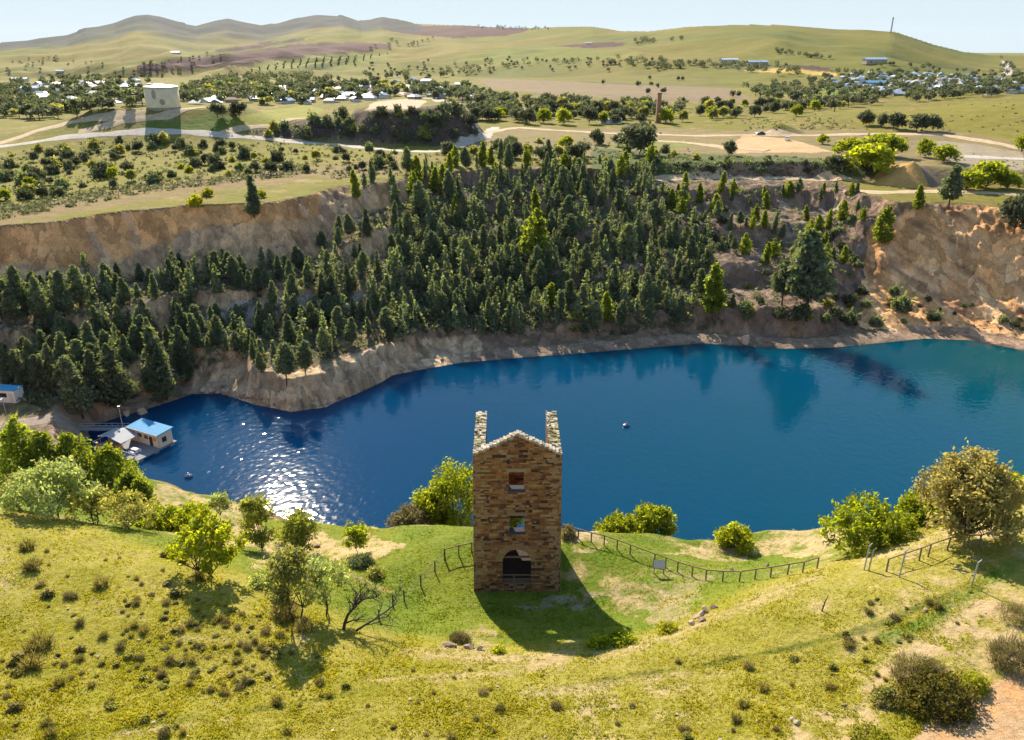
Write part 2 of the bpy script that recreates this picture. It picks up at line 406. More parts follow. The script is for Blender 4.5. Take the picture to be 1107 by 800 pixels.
def obj(name, me, parent=None, loc=None):
    o = link(bpy.data.objects.new(name, me), parent)
    if loc is not None: o.location = loc
    return o
# ------------------------------------------------------------------ ground colours (soil, rock, grass; shade painted into the middle quarry benches)
PXG, PYG = project(GX, GY, GH); _front = (GY*CP-(GH-H)*SP) > 1
def in_poly(poly, jit=0., js=.15, rlo=0, rhi=1e9):
    xs = [p[0] for p in poly]; ys = [p[1] for p in poly]
    box = _front & (PXG > min(xs)-jit*1.2) & (PXG < max(xs)+jit*1.2) & (PYG > min(ys)-jit) & (PYG < max(ys)+jit) & (GR > rlo) & (GR < rhi)
    x = PXG[box]; y = PYG[box]
    if jit: x = x + jit*fbm(GX[box]*js, GY[box]*js, 131, 3); y = y + jit*.6*fbm(GX[box]*js+50, GY[box]*js, 137, 3)
    out = np.zeros(GX.shape, bool); m = np.zeros(x.shape, bool); n = len(poly)
    for i in range(n):
        ax, ay = poly[i]; bx, by = poly[(i+1) % n]
        m ^= ((ay > y) != (by > y)) & (x < (bx-ax)*(y-ay)/(by-ay+1e-12)+ax)
    out[box] = m; return out
def line_d(pts, rlo=0, rhi=1e9):
    """distance in metres on the ground from a line surveyed in the photo"""
    P = [hit(*p) for p in pts]; best = np.full(GX.shape, 1e9); sel = (GR > rlo) & (GR < rhi)
    x, y = GX[sel], GY[sel]; b = np.full(x.shape, 1e9)
    for p, q in zip(P, P[1:]):
        ex, ey = q.x-p.x, q.y-p.y; t = np.clip(((x-p.x)*ex+(y-p.y)*ey)/(ex*ex+ey*ey+1e-9), 0, 1)
        b = np.minimum(b, np.hypot(x-p.x-t*ex, y-p.y-t*ey))
    best[sel] = b; return best
GC = np.zeros(GX.shape+(3,))
def lay(mask, col, amt=1.):
    m = np.broadcast_to(mask.astype(float)*amt, GX.shape); s = m > 0; k = m[s][:, None]; GC[s] = GC[s]*(1-k)+np.array(col)*k
def fm(mask, fn, *a):
    """noise evaluated only where the mask is set"""
    o = np.zeros(GX.shape); o[mask] = fn(GX[mask], GY[mask], GH[mask]); return o
n1 = fbm(GX/9., GY/9., 201, 4); n2 = fbm(GX/1.6, GY/1.6, 205, 4); n3 = fbm(GX/40., GY/40., 209, 4); n4 = fbm(GX/.5, GY/.5, 215, 2)
gz_r = np.gradient(GH, axis=0)/np.gradient(GR, axis=0); gz_a = np.gradient(GH, axis=1)/(np.gradient(GA, axis=1)*GR)
SLOPE = np.hypot(gz_r, gz_a)
near = GR < 135
# near hill
GRASS = (.235,.220,.022); DRY = (.335,.280,.078); SAND = (.45,.33,.18); LUSH = (.080,.150,.006); MOT = np.clip(.75+.9*n2+.6*n4, 0, 1)
lay(near, GRASS)
lay(near, DRY, np.clip(.40+.55*n2+.45*n1, 0, .9))
lay(near, (.145,.15,.016), np.clip(.6*n4+.25*n2-.25, 0, .4))
lay(near, SAND, np.clip(2.2*(n2*.6+n1*.7-.36), 0, .8))
hollow = sst(5.0, 3.2, GH) if False else 1-sst(3.0, 5.0, GH)
hol = near*hollow*(GY > 46)*(GY < 95)
lay(hol, LUSH, np.clip(.75+.5*n1, 0, 1)); lay(hol, (.15,.16,.022), np.clip(.5*n2+1.2*n1, 0, .7)); lay(hol, SAND, np.clip(2.5*(n1*.8+n2*.5-.34), 0, .7))
for poly, c, a in (([(560,652),(640,645),(640,655),(575,662)], (.28,.25,.21), .8), ([(615,645),(700,632),(740,640),(760,668),(700,672),(690,655)], (.36,.27,.16), .65),
                   ([(470,690),(515,672),(545,700),(540,712),(470,712)], (.36,.27,.16), .75), ([(636,600),(720,605),(740,625),(660,632)], (.13,.17,.015), .6),
                   ([(700,620),(760,618),(760,650),(720,650)], (.34,.27,.16), .5)):
    lay(in_poly(poly, 26, .5) & near, c, a*MOT)
# sandy ledges over the lake and the worn bank edges
for poly in ([(715,600),(760,590),(820,588),(905,555),(960,553),(900,600),(800,606)], [(930,606),(965,590),(1010,570),(1107,566),(1107,575),(1020,588),(985,600)],
             [(270,612),(290,585),(400,578),(440,590),(400,606),(330,604)], [(120,515),(190,528),(262,546),(300,590),(250,592),(185,572),(135,556)], [(600,580),(640,572),(660,590),(620,592)]):
    lay(in_poly(poly, 18, .5) & near, SAND, .9*MOT)
_d = line_d([(440,704),(500,711),(553,712),(620,706),(690,699),(735,684),(765,672),(800,659),(850,636),(880,624)], 30, 80)
lay(near*(_d < .30+.5*np.clip(n1+.6*n2, -.8, 1)), (.46,.34,.18), .7); lay(near*(_d < 1.2+1.2*n2), (.34,.26,.13), .45)
for ln, w, c in (([(60,800),(140,788),(220,775),(300,765),(360,753),(410,742)], .4, (.13,.14,.02)), ([(120,795),(200,785),(250,777)], .35, (.42,.31,.18)),
                 ([(640,738),(740,722),(830,705),(900,690),(960,672),(1010,650),(1060,628)], .28, (.10,.12,.015)), ([(560,752),(640,742),(740,727)], .3, (.36,.28,.14)),
                 ([(960,690),(1000,672),(1040,650),(1075,625),(1100,606)], .5, (.09,.17,.012)), ([(250,560),(330,610),(420,640)], .3, (.3,.24,.12)),
                 ([(880,800),(920,775),(965,745),(1010,722),(1050,700),(1075,672),(1107,645)], 1.7, (.46,.33,.18)), ([(1060,690),(1090,668),(1107,655)], 1.4, (.44,.32,.17)),
                 ([(100,650),(200,690),(300,700)], .25, (.3,.25,.1)), ([(470,735),(520,722),(600,716)], .8, (.36,.27,.13)), ([(395,735),(480,730),(560,728)], .3, (.40,.30,.16))):
    _d = line_d(ln, 25, 90); lay(near*(1-sst(.5, 1.3, _d/(w*np.clip(1+.9*n1+.8*n2, .15, 3)))), c, .8*MOT)
RED = in_poly([(975,815),(1000,783),(1030,760),(1060,742),(1107,722),(1180,715),(1180,900),(960,900)], 6, .5) & near
lay(RED, (.50,.27,.13), .9); lay(RED, (.42,.30,.18), np.clip(.5+1.2*n2, 0, .7))
lay(near & (SLOPE > .75) & (GR < 110) & ~GPIT, (.36,.26,.14), np.clip(.45+n2, 0, .8))
# quarry
pit = GPIT & (GSD < 900)
lay(pit, (.34,.22,.145)); lay(pit, (.46,.30,.17), np.clip(.5+1.1*n1, 0, .9)); lay(pit, (.19,.12,.095), np.clip(.3+1.2*fm(pit, lambda X, Y, Z: fbm(X/5., Y/2.2, 231, 3)), 0, .75))
lay(pit, (.42,.24,.10), np.clip(1.5*fm(pit, lambda X, Y, Z: fbm(X/7., Z/9., 235, 3))-.25, 0, .75)); lay(pit, (.48,.43,.38), np.clip(2.2*fm(pit, lambda X, Y, Z: fbm(X/6.+9, Y/6., 241, 3))-.75, 0, .8))
cen = pit & (PXG > 425) & (PXG < 950) & (GSD > 6) & (GR > 120); lay(cen, (.20,.135,.105), np.clip(.65+.6*n2, 0, .9))  # darker brown puts the shade of the middle benches into the ground colour
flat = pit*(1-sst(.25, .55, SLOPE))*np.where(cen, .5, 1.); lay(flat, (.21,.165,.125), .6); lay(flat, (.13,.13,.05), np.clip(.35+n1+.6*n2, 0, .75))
lay(pit & (PXG < 450) & (SLOPE > .55) & (GR > 130), (.74,.46,.26), np.clip(.6+.8*n2, 0, .9)); shore = pit & (GSD > -3) & (GSD < 5.5) & (GR > 120); lay(shore, (.33,.235,.175), np.clip(.75+.5*n2, 0, 1)); lay(shore & (GSD < 1.0), (.22,.16,.115), .7)
rc = in_poly([(945,240),(1000,222),(1107,215),(1190,215),(1190,372),(1000,372),(925,350)], 8, .2) & pit
lay(rc, (.86,.44,.185), .95); lay(rc, (.88,.56,.30), np.clip(1.6*fm(rc, lambda X, Y, Z: fbm(X/4., Z/5.+X/9., 251, 4)), 0, .8)); lay(rc, (.30,.15,.09), np.clip(1.8*fm(rc, lambda X, Y, Z: fbm(X/9., Z/3.+X/6., 253, 3))-.35, 0, .8)); lay(rc & (GSD < 6), (.33,.235,.175), .8)
lc = in_poly([(0,250),(60,225),(200,196),(345,186),(345,235),(220,245),(100,290),(0,285)], 8, .2) & pit
lay(lc, (.84,.43,.18), .95); lay(lc, (.66,.55,.46), np.clip(1.8*fm(lc, lambda X, Y, Z: fbm(X/3.5+Z/8., Y/9., 255, 3))-.45, 0, .85)); lay(lc, (.42,.20,.09), np.clip(1.5*fm(lc, lambda X, Y, Z: fbm(X/6.+Z/14., Z/20., 257, 3))-.1, 0, .75))
for poly in ([(190,340),(250,330),(300,322),(390,316),(385,335),(300,345),(230,372),(195,370)],): lay(in_poly(poly, 10, .2) & pit, (.46,.42,.40), .7)
pr = in_poly([(205,425),(215,390),(330,400),(420,370),(520,362),(520,395),(430,412),(390,430),(330,452)], 4, .3) & pit
lay(pr, (.72,.52,.33), np.clip(.6+.8*n2, 0, .9)); lay(pr, (.24,.17,.12), np.clip(1.5*fm(pr, lambda X, Y, Z: fbm(X/2., Y/2., 261, 3))-.2, 0, .8))
lay(pit & (GR < 125), (.36,.26,.15), .8); lay(pit & (GR < 125), (.15,.15,.03), np.clip(.1+.9*n1+.7*n2, 0, .8))
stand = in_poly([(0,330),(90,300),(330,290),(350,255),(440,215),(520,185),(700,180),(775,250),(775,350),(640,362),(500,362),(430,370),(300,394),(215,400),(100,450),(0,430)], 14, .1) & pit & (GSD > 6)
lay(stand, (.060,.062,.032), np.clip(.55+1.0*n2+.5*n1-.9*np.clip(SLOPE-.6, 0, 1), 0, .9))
# plain
pl = ~near & ~GPIT & (GR >= 100)
lay(pl, (.155,.145,.016)); lay(pl, (.215,.160,.038), np.clip(.40+1.1*n1+.6*n2+.5*n3, 0, .9)); lay(pl, (.080,.100,.014), np.clip(.9*n2+1.0*n3-.15, 0, .8))
lay(pl & (GR < 1000), (.115,.085,.030), np.clip(1.5*(n2*.8+n1*.6-.12), 0, .75)); lay(pl & (GR < 1000), (.30,.23,.10), np.clip(2.0*(n4*.4+n1*.8-.25), 0, .8)); lay(pl & (SLOPE > .5), (.17,.12,.085), np.clip(.7+n1, 0, .9))
def field(poly, c, amt=.9, jit=2.0, js=.01, **kw): 
    m = in_poly(poly, jit, js, **kw) & pl; lay(m, c, amt); return m
field([(500,150),(560,138),(760,140),(900,140),(1060,140),(1107,160),(1107,200),(900,196),(700,170),(520,170)], (.22,.165,.085), .75, 4, .05)
field([(0,165),(0,225),(120,205),(300,185),(420,180),(420,160),(300,155),(150,150)], (.180,.160,.024), .6, 6, .05)
field([(0,226),(100,210),(200,195),(330,180),(430,170),(430,190),(330,195),(200,210),(100,228),(0,246)], (.21,.140,.070), .75, 9, .12)
field([(640,160),(760,166),(940,172),(960,192),(700,192),(640,180)], (.050,.085,.022), .75, 4, .08)
field([(737,152),(780,160),(804,147),(847,149),(904,165),(797,165)], (.52,.33,.18), .9, 3, .1)
field([(640,160),(700,150),(760,156),(720,163)], (.16,.20,.03), .6, 4, .1)
field([(1000,150),(1107,165),(1107,185),(1040,178),(1000,165)], (.30,.25,.18), .8, 4, .08)
field([(505,80),(560,76),(650,73),(740,75),(800,98),(815,110),(790,112),(700,108),(640,104),(580,102),(530,95)], (.21,.150,.095), .85, 5, .02)
field([(920,128),(960,122),(1040,112),(1200,103),(1200,152),(1100,152),(1020,142),(940,142)], (.185,.160,.022), .85, 4, .04)
field([(255,125),(330,113),(352,118),(330,128),(270,137)], (.22,.22,.03), .8, 3, .06)
field([(150,132),(215,126),(232,119),(262,128),(240,143),(160,143)], (.085,.135,.018), .75, 4, .06)
field([(270,140),(350,128),(420,118),(500,112),(515,145),(470,157),(380,150),(280,148)], (.080,.052,.052), .93, 5, .06)
lay(pl & (np.hypot(GX-at_r(985,185,318)[0], GY-at_r(985,185,318)[1]) < 12), (.20,.14,.10), .8); lay(pl & (np.hypot(GX-at_r(985,185,318)[0], GY-at_r(985,185,318)[1]) < 12) & (GX < at_r(985,185,318)[0]+2), (.50,.28,.08), .8)
field([(395,119),(403,110),(440,107),(462,109),(452,116),(425,121)], (.52,.37,.25), .95, 1.5, .05)
field([(877,90),(905,92),(950,104),(930,108),(895,104)], (.12,.19,.03), .85); field([(760,83),(800,80),(880,96),(890,106),(830,104),(800,97)], (.20,.20,.05), .8)
field([(0,130),(120,100),(160,85),(0,82)], (.20,.20,.06), .5)
hills = GR > 1000
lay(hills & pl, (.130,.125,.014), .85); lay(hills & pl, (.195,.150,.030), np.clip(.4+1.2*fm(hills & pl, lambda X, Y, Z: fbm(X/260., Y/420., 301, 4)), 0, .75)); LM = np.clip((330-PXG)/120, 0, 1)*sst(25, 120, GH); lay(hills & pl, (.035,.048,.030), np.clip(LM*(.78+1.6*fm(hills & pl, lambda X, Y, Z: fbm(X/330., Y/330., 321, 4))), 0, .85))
lay(hills & pl, (.085,.11,.018), np.clip(1.3*fm(hills & pl, lambda X, Y, Z: fbm(X/300., Y/300., 305, 4))-.1, 0, .7))
PURPLE = [[(187,65),(254,57),(321,48),(375,46),(420,47),(424,52),(400,55),(334,60),(288,65),(262,72),(220,75),(145,79),(150,70)],
          [(231,54),(330,41),(328,44.5),(240,57)], [(408,31),(440,28.5),(530,27.5),(573,31),(565,35),(545,39),(490,41),(440,37)], [(598,50),(640,46),(678,46),(672,50),(640,52)],
          [(837,70),(880,71),(912,78),(880,76.5)]]
for q in PURPLE: field(q, (.070,.026,.032), .96, .6, .01)
field([(800,72.5),(860,74),(905,79.5),(905,82.5),(860,79.5),(805,77)], (.50,.32,.08), .9, .6, .01)
field([(270,72),(330,60),(420,56),(420,66),(360,76),(290,80)], (.15,.165,.025), .7, .6, .01)
field([(540,50),(640,53),(700,60),(560,68),(500,64)], (.14,.165,.022), .6, .8, .01)
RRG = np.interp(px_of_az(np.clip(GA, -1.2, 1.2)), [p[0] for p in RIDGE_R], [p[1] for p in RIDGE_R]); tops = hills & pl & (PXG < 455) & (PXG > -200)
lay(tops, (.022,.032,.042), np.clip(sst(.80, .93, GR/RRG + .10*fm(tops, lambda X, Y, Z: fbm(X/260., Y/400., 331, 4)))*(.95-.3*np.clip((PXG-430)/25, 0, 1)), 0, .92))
# dark scrub on the high spurs
scr = hills & pl; lay(scr, (.07,.085,.03), np.clip(2.5*fm(scr, lambda X, Y, Z: fbm(X/140., Y/140., 311, 4))-.95, 0, .8))
# ------------------------------------------------------------------ ground meshes: one survey grid cut along its kinds of ground
M_hill = attr_mat('grassy_soil', .95, .30, (2.2, 14.), .9, .06); M_rock = rock_mat()
M_plain = attr_mat('dry_plain', .95, .22, (.12, .9), .7, .3); M_far = attr_mat('far_grass', .95, .12, (.012, .07), .5, 2.5)
q = lambda a: a[:-1, :-1]
cls = np.where(q(GPIT), 1, np.where(q(GR) < 135, 0, np.where(q(GR) < 1050, 2, 3)))
pmask = np.zeros(GX.shape, bool)
for pq in PURPLE[:3]: pmask |= in_poly(pq, .6, .01) & pl
cls = np.where((q(pmask)) & (cls >= 2), 4, cls)
idx = np.arange(NA*NR).reshape(NR, NA)
quads = np.stack([q(idx), idx[:-1, 1:], idx[1:, 1:], idx[1:, :-1]], -1)
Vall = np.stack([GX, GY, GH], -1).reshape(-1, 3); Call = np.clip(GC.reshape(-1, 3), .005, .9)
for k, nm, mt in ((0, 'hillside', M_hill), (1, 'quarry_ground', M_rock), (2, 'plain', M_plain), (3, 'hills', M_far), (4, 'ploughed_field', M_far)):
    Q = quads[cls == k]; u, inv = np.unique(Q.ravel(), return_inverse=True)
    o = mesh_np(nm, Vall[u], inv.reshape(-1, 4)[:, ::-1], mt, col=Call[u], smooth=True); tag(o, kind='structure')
# ------------------------------------------------------------------ water
def expand(P, d):
    c = P.mean(0); return np.array([p+(p-c)/np.linalg.norm(p-c)*d for p in P])
LW = expand(LAKE, 4.0)
nt = NT('lake_water'); g = nt.add('ShaderNodeNewGeometry'); nt._geo = g
sx = nt.add('ShaderNodeSeparateXYZ'); nt.link(g.outputs['Position'], sx.inputs[0])
mr = nt.add('ShaderNodeMapRange'); nt.link(sx.outputs['X'], mr.inputs['Value']); mr.inputs['From Min'].default_value = -30; mr.inputs['From Max'].default_value = 130
body = nt.mix(mr.outputs[0], (.0003,.033,.098), (.0003,.066,.078)); 
big = nt.noise(.018, 3, .5); body = nt.mix(nt.ramp(big, [(.35, .0), (.65, .5)]), body, (.0003,.043,.122))
mp = nt.add('ShaderNodeMapping'); nt.link(g.outputs['Position'], mp.inputs['Vector']); mp.inputs['Scale'].default_value = (1, 1.6, 1); mp.inputs['Rotation'].default_value = (0, 0, .3)
M_water = nt.set(body, .06, None, .2); nt.bsdf.inputs['IOR'].default_value = 1.333
nt.bsdf.subsurface_method = 'BURLEY'; nt.bsdf.inputs['Subsurface Weight'].default_value = 1.0
nt.bsdf.inputs['Subsurface Radius'].default_value = (.4, .8, 1.0); nt.bsdf.inputs['Subsurface Scale'].default_value = 16.0
x0, x1, y0, y1 = LW[:,0].min(), LW[:,0].max(), LW[:,1].min(), LW[:,1].max(); st = .38
xs = np.arange(x0, x1, st); ys = np.arange(y0, y1, st); WX, WY = np.meshgrid(xs, ys)
WX = WX + (vnoise(WX*7.1, WY*7.3, 401)-.5)*st*.7; WY = WY + (vnoise(WX*6.7, WY*7.9, 402)-.5)*st*.7
wz = fbm(WX/1.05, WY/.95, 403, 3, .6); gs = np.std(np.diff(wz, axis=1)/st); wz = wz*(.0135/gs)*(.75+.5*vnoise(WX/24., WY/24., 405))
ok = lake_sd(WX.ravel(), WY.ravel()).reshape(WX.shape) < 3.5; q2 = ok[:-1,:-1] & ok[1:,1:] & ok[:-1,1:] & ok[1:,:-1]
wi = np.arange(WX.size).reshape(WX.shape); a_, b_, c_, d_ = wi[:-1,:-1][q2], wi[:-1,1:][q2], wi[1:,1:][q2], wi[1:,:-1][q2]
tri = np.concatenate([np.stack([a_, b_, c_], 1), np.stack([a_, c_, d_], 1)]); u_, inv_ = np.unique(tri.ravel(), return_inverse=True)
wo = mesh_np('lake_water', np.stack([WX, WY, WATER+wz], -1).reshape(-1, 3)[u_], inv_.reshape(-1, 3), M_water); tag(wo, kind='structure')
# ------------------------------------------------------------------ daylight
SUN_AZ, SUN_EL = math.radians(-18.5), math.radians(33.5)
W = bpy.data.worlds.new('World'); SC.world = W; W.use_nodes = True
wn = W.node_tree.nodes; sky = wn.new('ShaderNodeTexSky'); sky.sky_type = 'NISHITA'; sky.sun_disc = False
sky.sun_elevation = SUN_EL; sky.sun_rotation = SUN_AZ; sky.altitude = 1500; sky.air_density = .9; sky.dust_density = .25; sky.ozone_density = 3.0
def vm(op, a, b):
    n = wn.new('ShaderNodeVectorMath'); n.operation = op
    for s_, v in ((n.inputs[0], a), (n.inputs[1], b)):
        if hasattr(v, '__len__'): s_.default_value = v
        else: W.node_tree.links.new(v, s_)
    return n.outputs[0]
sq = vm('DIVIDE', sky.outputs[0], (1.55, 1.82, 2.0)); sq = vm('MULTIPLY', sq, sq); sq = vm('ADD', sq, (1, 1, 1)); sq = vm('POWER', sq, (.5, .5, .5))
soft = vm('DIVIDE', sky.outputs[0], sq)    # gentler glare along the horizon
W.node_tree.links.new(soft, wn['Background'].inputs['Color']); wn['Background'].inputs['Strength'].default_value = .15
sl = bpy.data.lights.new('sun', 'SUN'); sl.energy = 3.2; sl.angle = math.radians(.55); sl.color = (1, .88, .70)
so = bpy.data.objects.new('sun', sl); link(so); so.rotation_euler = (PI/2-SUN_EL, 0, PI - SUN_AZ)
sdir = Vector((math.sin(SUN_AZ)*math.cos(SUN_EL), math.cos(SUN_AZ)*math.cos(SUN_EL), math.sin(SUN_EL)))
so.rotation_euler = sdir.to_track_quat('Z', 'Y').to_euler(); so.location = (0, 0, 120)
SC.view_settings.view_transform = 'Standard'; SC.view_settings.look = 'None'; SC.view_settings.gamma = 1; SC.view_settings.exposure = 1.7
SC.view_settings.use_curve_mapping = False
SC.render.engine = 'CYCLES'; SC.cycles.max_bounces = 6; SC.cycles.transparent_max_bounces = 6; SC.cycles.transmission_bounces = 4
# ------------------------------------------------------------------ foliage
def leaf_mat(name, col, lit, hue=.0, rough=.65, tr=.45, var=.35):
    nt = NT(name); oi = nt.add('ShaderNodeObjectInfo'); f = nt.noise(.9, 3, .6)
    base = nt.mix(1.0, attr(nt), nt.ramp(oi.outputs['Random'], [(0, tuple(c*(1-var) for c in col)), (.5, col), (1, tuple(c*(1+var)*k for c, k in zip(col, (1.06, 1.0, .92))))]), 'MULTIPLY')
    base = nt.mix(1.0, base, nt.ramp(f, [(.25, .7), (.75, 1.3)]), 'MULTIPLY')
    nt.set(base, rough, None, .25)
    tb = nt.add('ShaderNodeBsdfTranslucent'); tc = nt.mix(1.0, base, lit, 'MULTIPLY'); nt.link(tc, tb.inputs['Color'])
    ms = nt.add('ShaderNodeMixShader'); ms.inputs[0].default_value = tr
    nt.link(nt.bsdf.outputs[0], ms.inputs[1]); nt.link(tb.outputs[0], ms.inputs[2]); nt.link(ms.outputs[0], nt.out.inputs['Surface'])
    return nt.m
L_pine = leaf_mat('pine_needles', (.125,.165,.120), (1.9,1.8,.6), tr=.43, var=.28)
L_green = leaf_mat('fresh_leaves', (.175,.220,.020), (2.25,2.15,.65), tr=.6, var=.15)
L_brightpine = leaf_mat('bright_pine_needles', (.160,.205,.034), (2.25,2.15,.7), tr=.58, var=.15)
L_olive = leaf_mat('olive_leaves', (.215,.230,.085), (1.8,1.75,.8), tr=.56, var=.2)
L_pale = leaf_mat('pale_leaves', (.30,.345,.16), (1.6,1.7,.85), tr=.52, var=.12)
L_gum = leaf_mat('gum_leaves', (.088,.104,.070), (1.6,1.65,.9), tr=.38, var=.35)
L_brown = leaf_mat('dry_twigs', (.20,.175,.09), (1.5,1.5,.9), tr=.35, var=.25)
L_gold = leaf_mat('yellow_leaves', (.23,.245,.022), (1.8,1.8,.8), tr=.45, var=.2)
L_tus = leaf_mat('tussock_leaves', (.185,.170,.060), (1.6,1.55,.9), tr=.45, var=.25)
L_grass = leaf_mat('grass_blades', (.22,.21,.060), (1.8,1.7,.9), tr=.5, var=.1)
BARK = simple('bark', (.115,.085,.060), .9, .35, 6., .6); BARK_D = simple('dark_bark', (.055,.042,.035), .9, .35, 6., .6)
def leaf_quads(C, size, col=None, flat=0., rg=rng, aspect=1.6):
    """one randomly turned leaf-spray quad per centre"""
    n = len(C); u = rg.normal(size=(n,3)); u /= np.linalg.norm(u, axis=1)[:,None]
    w = rg.normal(size=(n,3)); w[:,2] += flat*2; w -= (w*u).sum(1)[:,None]*u; w /= np.linalg.norm(w, axis=1)[:,None]+1e-9
    s = (size*rg.uniform(.6, 1.35, n))[:,None]
    a = u*s*aspect*.5; b = w*s*.5
    V = np.stack([C-a, C-.25*a-b, C+a, C+.15*a+b], 1).reshape(-1,3)
    Fq = np.arange(4*n).reshape(n,4)
    c = np.repeat(np.ones((n,3)) if col is None else col, 4, 0)
    return V, Fq, c
def leaf_mesh(name, C, size, mat, col=None, flat=0., aspect=1.6):
    V, Fq, c = leaf_quads(C, size, col, flat, rng, aspect)
    o = mesh_np(name, V, Fq, mat, None, c); me = o.data; bpy.data.objects.remove(o); me.name = name
    return me
def tint(n, amt=.25, yellow=.12):
    t = rng.uniform(1-amt, 1+amt, (n,1))*np.ones((n,3)); y = rng.uniform(0, yellow, n); t[:,0] *= 1+.9*y; t[:,2] *= 1-y; return t
def pine_parts(seed, h=11., rad=2.4, top=.0, clumps=210, per=13, leaf=.42, low=.10, name='crown', mat=None, shape=.85):
    """conical pine: whorls of drooping branch ends carrying needle sprays"""
    global rng; keep = rng; rng = np.random.default_rng(seed); C = []; tb = MB()
    lean = rng.normal(0, .25, 2)
    ax = lambda t: np.array([lean[0]*t*t, lean[1]*t*t, h*t])
    tb.tube([(ax(t)[0], ax(t)[1], ax(t)[2]-(.5 if t == 0 else 0)) for t in (0,.25,.5,.75,.97)], [h*.017,h*.014,h*.010,h*.006,h*.002], 6)
    lob = rng.uniform(.65, 1.3, 9); ph = rng.uniform(0, 6.28)
    ts = np.sort(low + (1-low)*rng.beta(1.0, 1.35, clumps))
    for i, t in enumerate(ts):
        an = rng.uniform(0, 2*PI); prof = (1-t)**shape*(1-top)+top*math.sqrt(max(0, 1-t)); 
        prof *= min(1, .45+ (t-low)*4.0)
        R = rad*prof*lob[int((an+ph)/(2*PI)*9+t*5) % 9]
        rr = R*math.sqrt(rng.uniform(.12, 1)); c = ax(t)+np.array([math.cos(an)*rr, math.sin(an)*rr, rng.normal(0, .12)+.18*rr])
        s = .20+.26*R/rad
        C.append(c+rng.normal(0, 1, (per,3))*np.array([s, s, s*.75]))
        if i % 5 == 0 and rr > .5: b = ax(max(.03, t-.05)); tb.tube([b, c], [h*.005, h*.0015], 4, False)
    C = np.concatenate(C); me = leaf_mesh(name, C, leaf, mat or L_pine, tint(len(C), .3, .10), 0, 1.9)
    tr = tb.data('trunk', BARK_D); rng = keep
    return me, tr
def lobes_points(L, n):
    """points near the skin of a group of ellipsoids, deep inside ones dropped"""
    L = np.array(L); vol = (L[:,3]*L[:,4]*L[:,5])**(2/3.); k = rng.choice(len(L), n, p=vol/vol.sum())
    d = rng.normal(size=(n,3)); d /= np.linalg.norm(d, axis=1)[:,None]
    rr = rng.uniform(.25, 1., n)**(1/2.2)
    return L[k,:3]+d*L[k,3:6]*rr[:,None]
def crown_tree(seed, h, wd, leaves=6000, leaf=.22, lobes=11, mat=None, trunk=.35, weep=0., base=.25, bark=None, gap=.35, clump=.5, stems=1, depth=None, twigs=26):
    """broad crown of leaf clumps on forking limbs; h height, wd width in metres"""
    global rng; keep = rng; rng = np.random.default_rng(seed); tb = MB(); L = []
    r = wd/2; z0 = h*base
    for i in range(lobes):
        an = 2*PI*i/lobes*2.4+rng.uniform(-.4, .4); q = math.sqrt((i+.5)/lobes)*.66
        lr = r*rng.uniform(.30, .46); lz = lr*rng.uniform(.65, 1.0)
        zz = z0+(h-z0)*(.42+.42*(1-(q/.66)**2)*rng.uniform(.7, 1.1)) - (.10*h if q > .5 else 0)
        L.append((math.cos(an)*q*r*1.05, math.sin(an)*q*r*1.05, min(zz, h-lz*.9), lr, lr, lz))
    kk = max(1, int(leaves/22)); cc = lobes_points(L, kk); cc = cc[cc[:,2] > z0*.55]
    dens = vnoise(cc[:,0]*1.1/r*4+seed, cc[:,1]*4/r+cc[:,2], seed % 97); cc = cc[dens > gap*.75]
    per = max(4, int(leaves/len(cc)))
    off = rng.normal(0, 1, (len(cc), per, 3))*clump*np.array([1, 1, .8])
    C = (cc[:,None]+off)
    if weep: C[...,2] -= weep*rng.uniform(0, 1, (len(cc), per))**1.5*1.0; C[...,:2] = cc[:,None,:2]+off[...,:2]*.6
    C = C.reshape(-1,3); C = C[C[:,2] > .12]
    bri = np.repeat(rng.uniform(.75, 1.25, len(cc)), per)[:len(C)]
    col = tint(len(C), .22, .14)*(bri[:,None] if len(bri) == len(C) else 1)
    me = leaf_mesh('crown', C, leaf, mat or L_green, col, 0, 2.0)
    for sidx in range(stems):
        sa = rng.uniform(0, 6.28); sp = (0 if stems == 1 else wd*.06)
        b0 = Vector((math.cos(sa)*sp, math.sin(sa)*sp, -.4)); fork = Vector((b0.x*2.2+rng.normal(0, .12*trunk*4), b0.y*2.2+rng.normal(0, .12*trunk*4), z0*.9))
        tb.tube([b0, (b0+fork)*.5+Vector((rng.normal(0,.1), rng.normal(0,.1), 0)), fork], [trunk*.6, trunk*.48, trunk*.4], 8)
        for i, l in enumerate(L):
            if i % stems != sidx: continue
            e = Vector(l[:3]); m = fork.lerp(e, .5)+Vector((rng.normal(0, .08)*r, rng.normal(0, .08)*r, -.05*h))
            tb.tube([fork, m, e], [trunk*.34, trunk*.2, trunk*.06], 6)
            for _ in range(max(1, twigs//lobes)):
                d = Vector(rng.normal(size=3)).normalized(); st = m.lerp(e, rng.uniform(.2, 1)); tb.tube([st, st+d*l[3]*.9], [trunk*.06, trunk*.015], 4, False)
    tr = tb.data('trunk', bark or BARK); rng = keep
    return me, tr
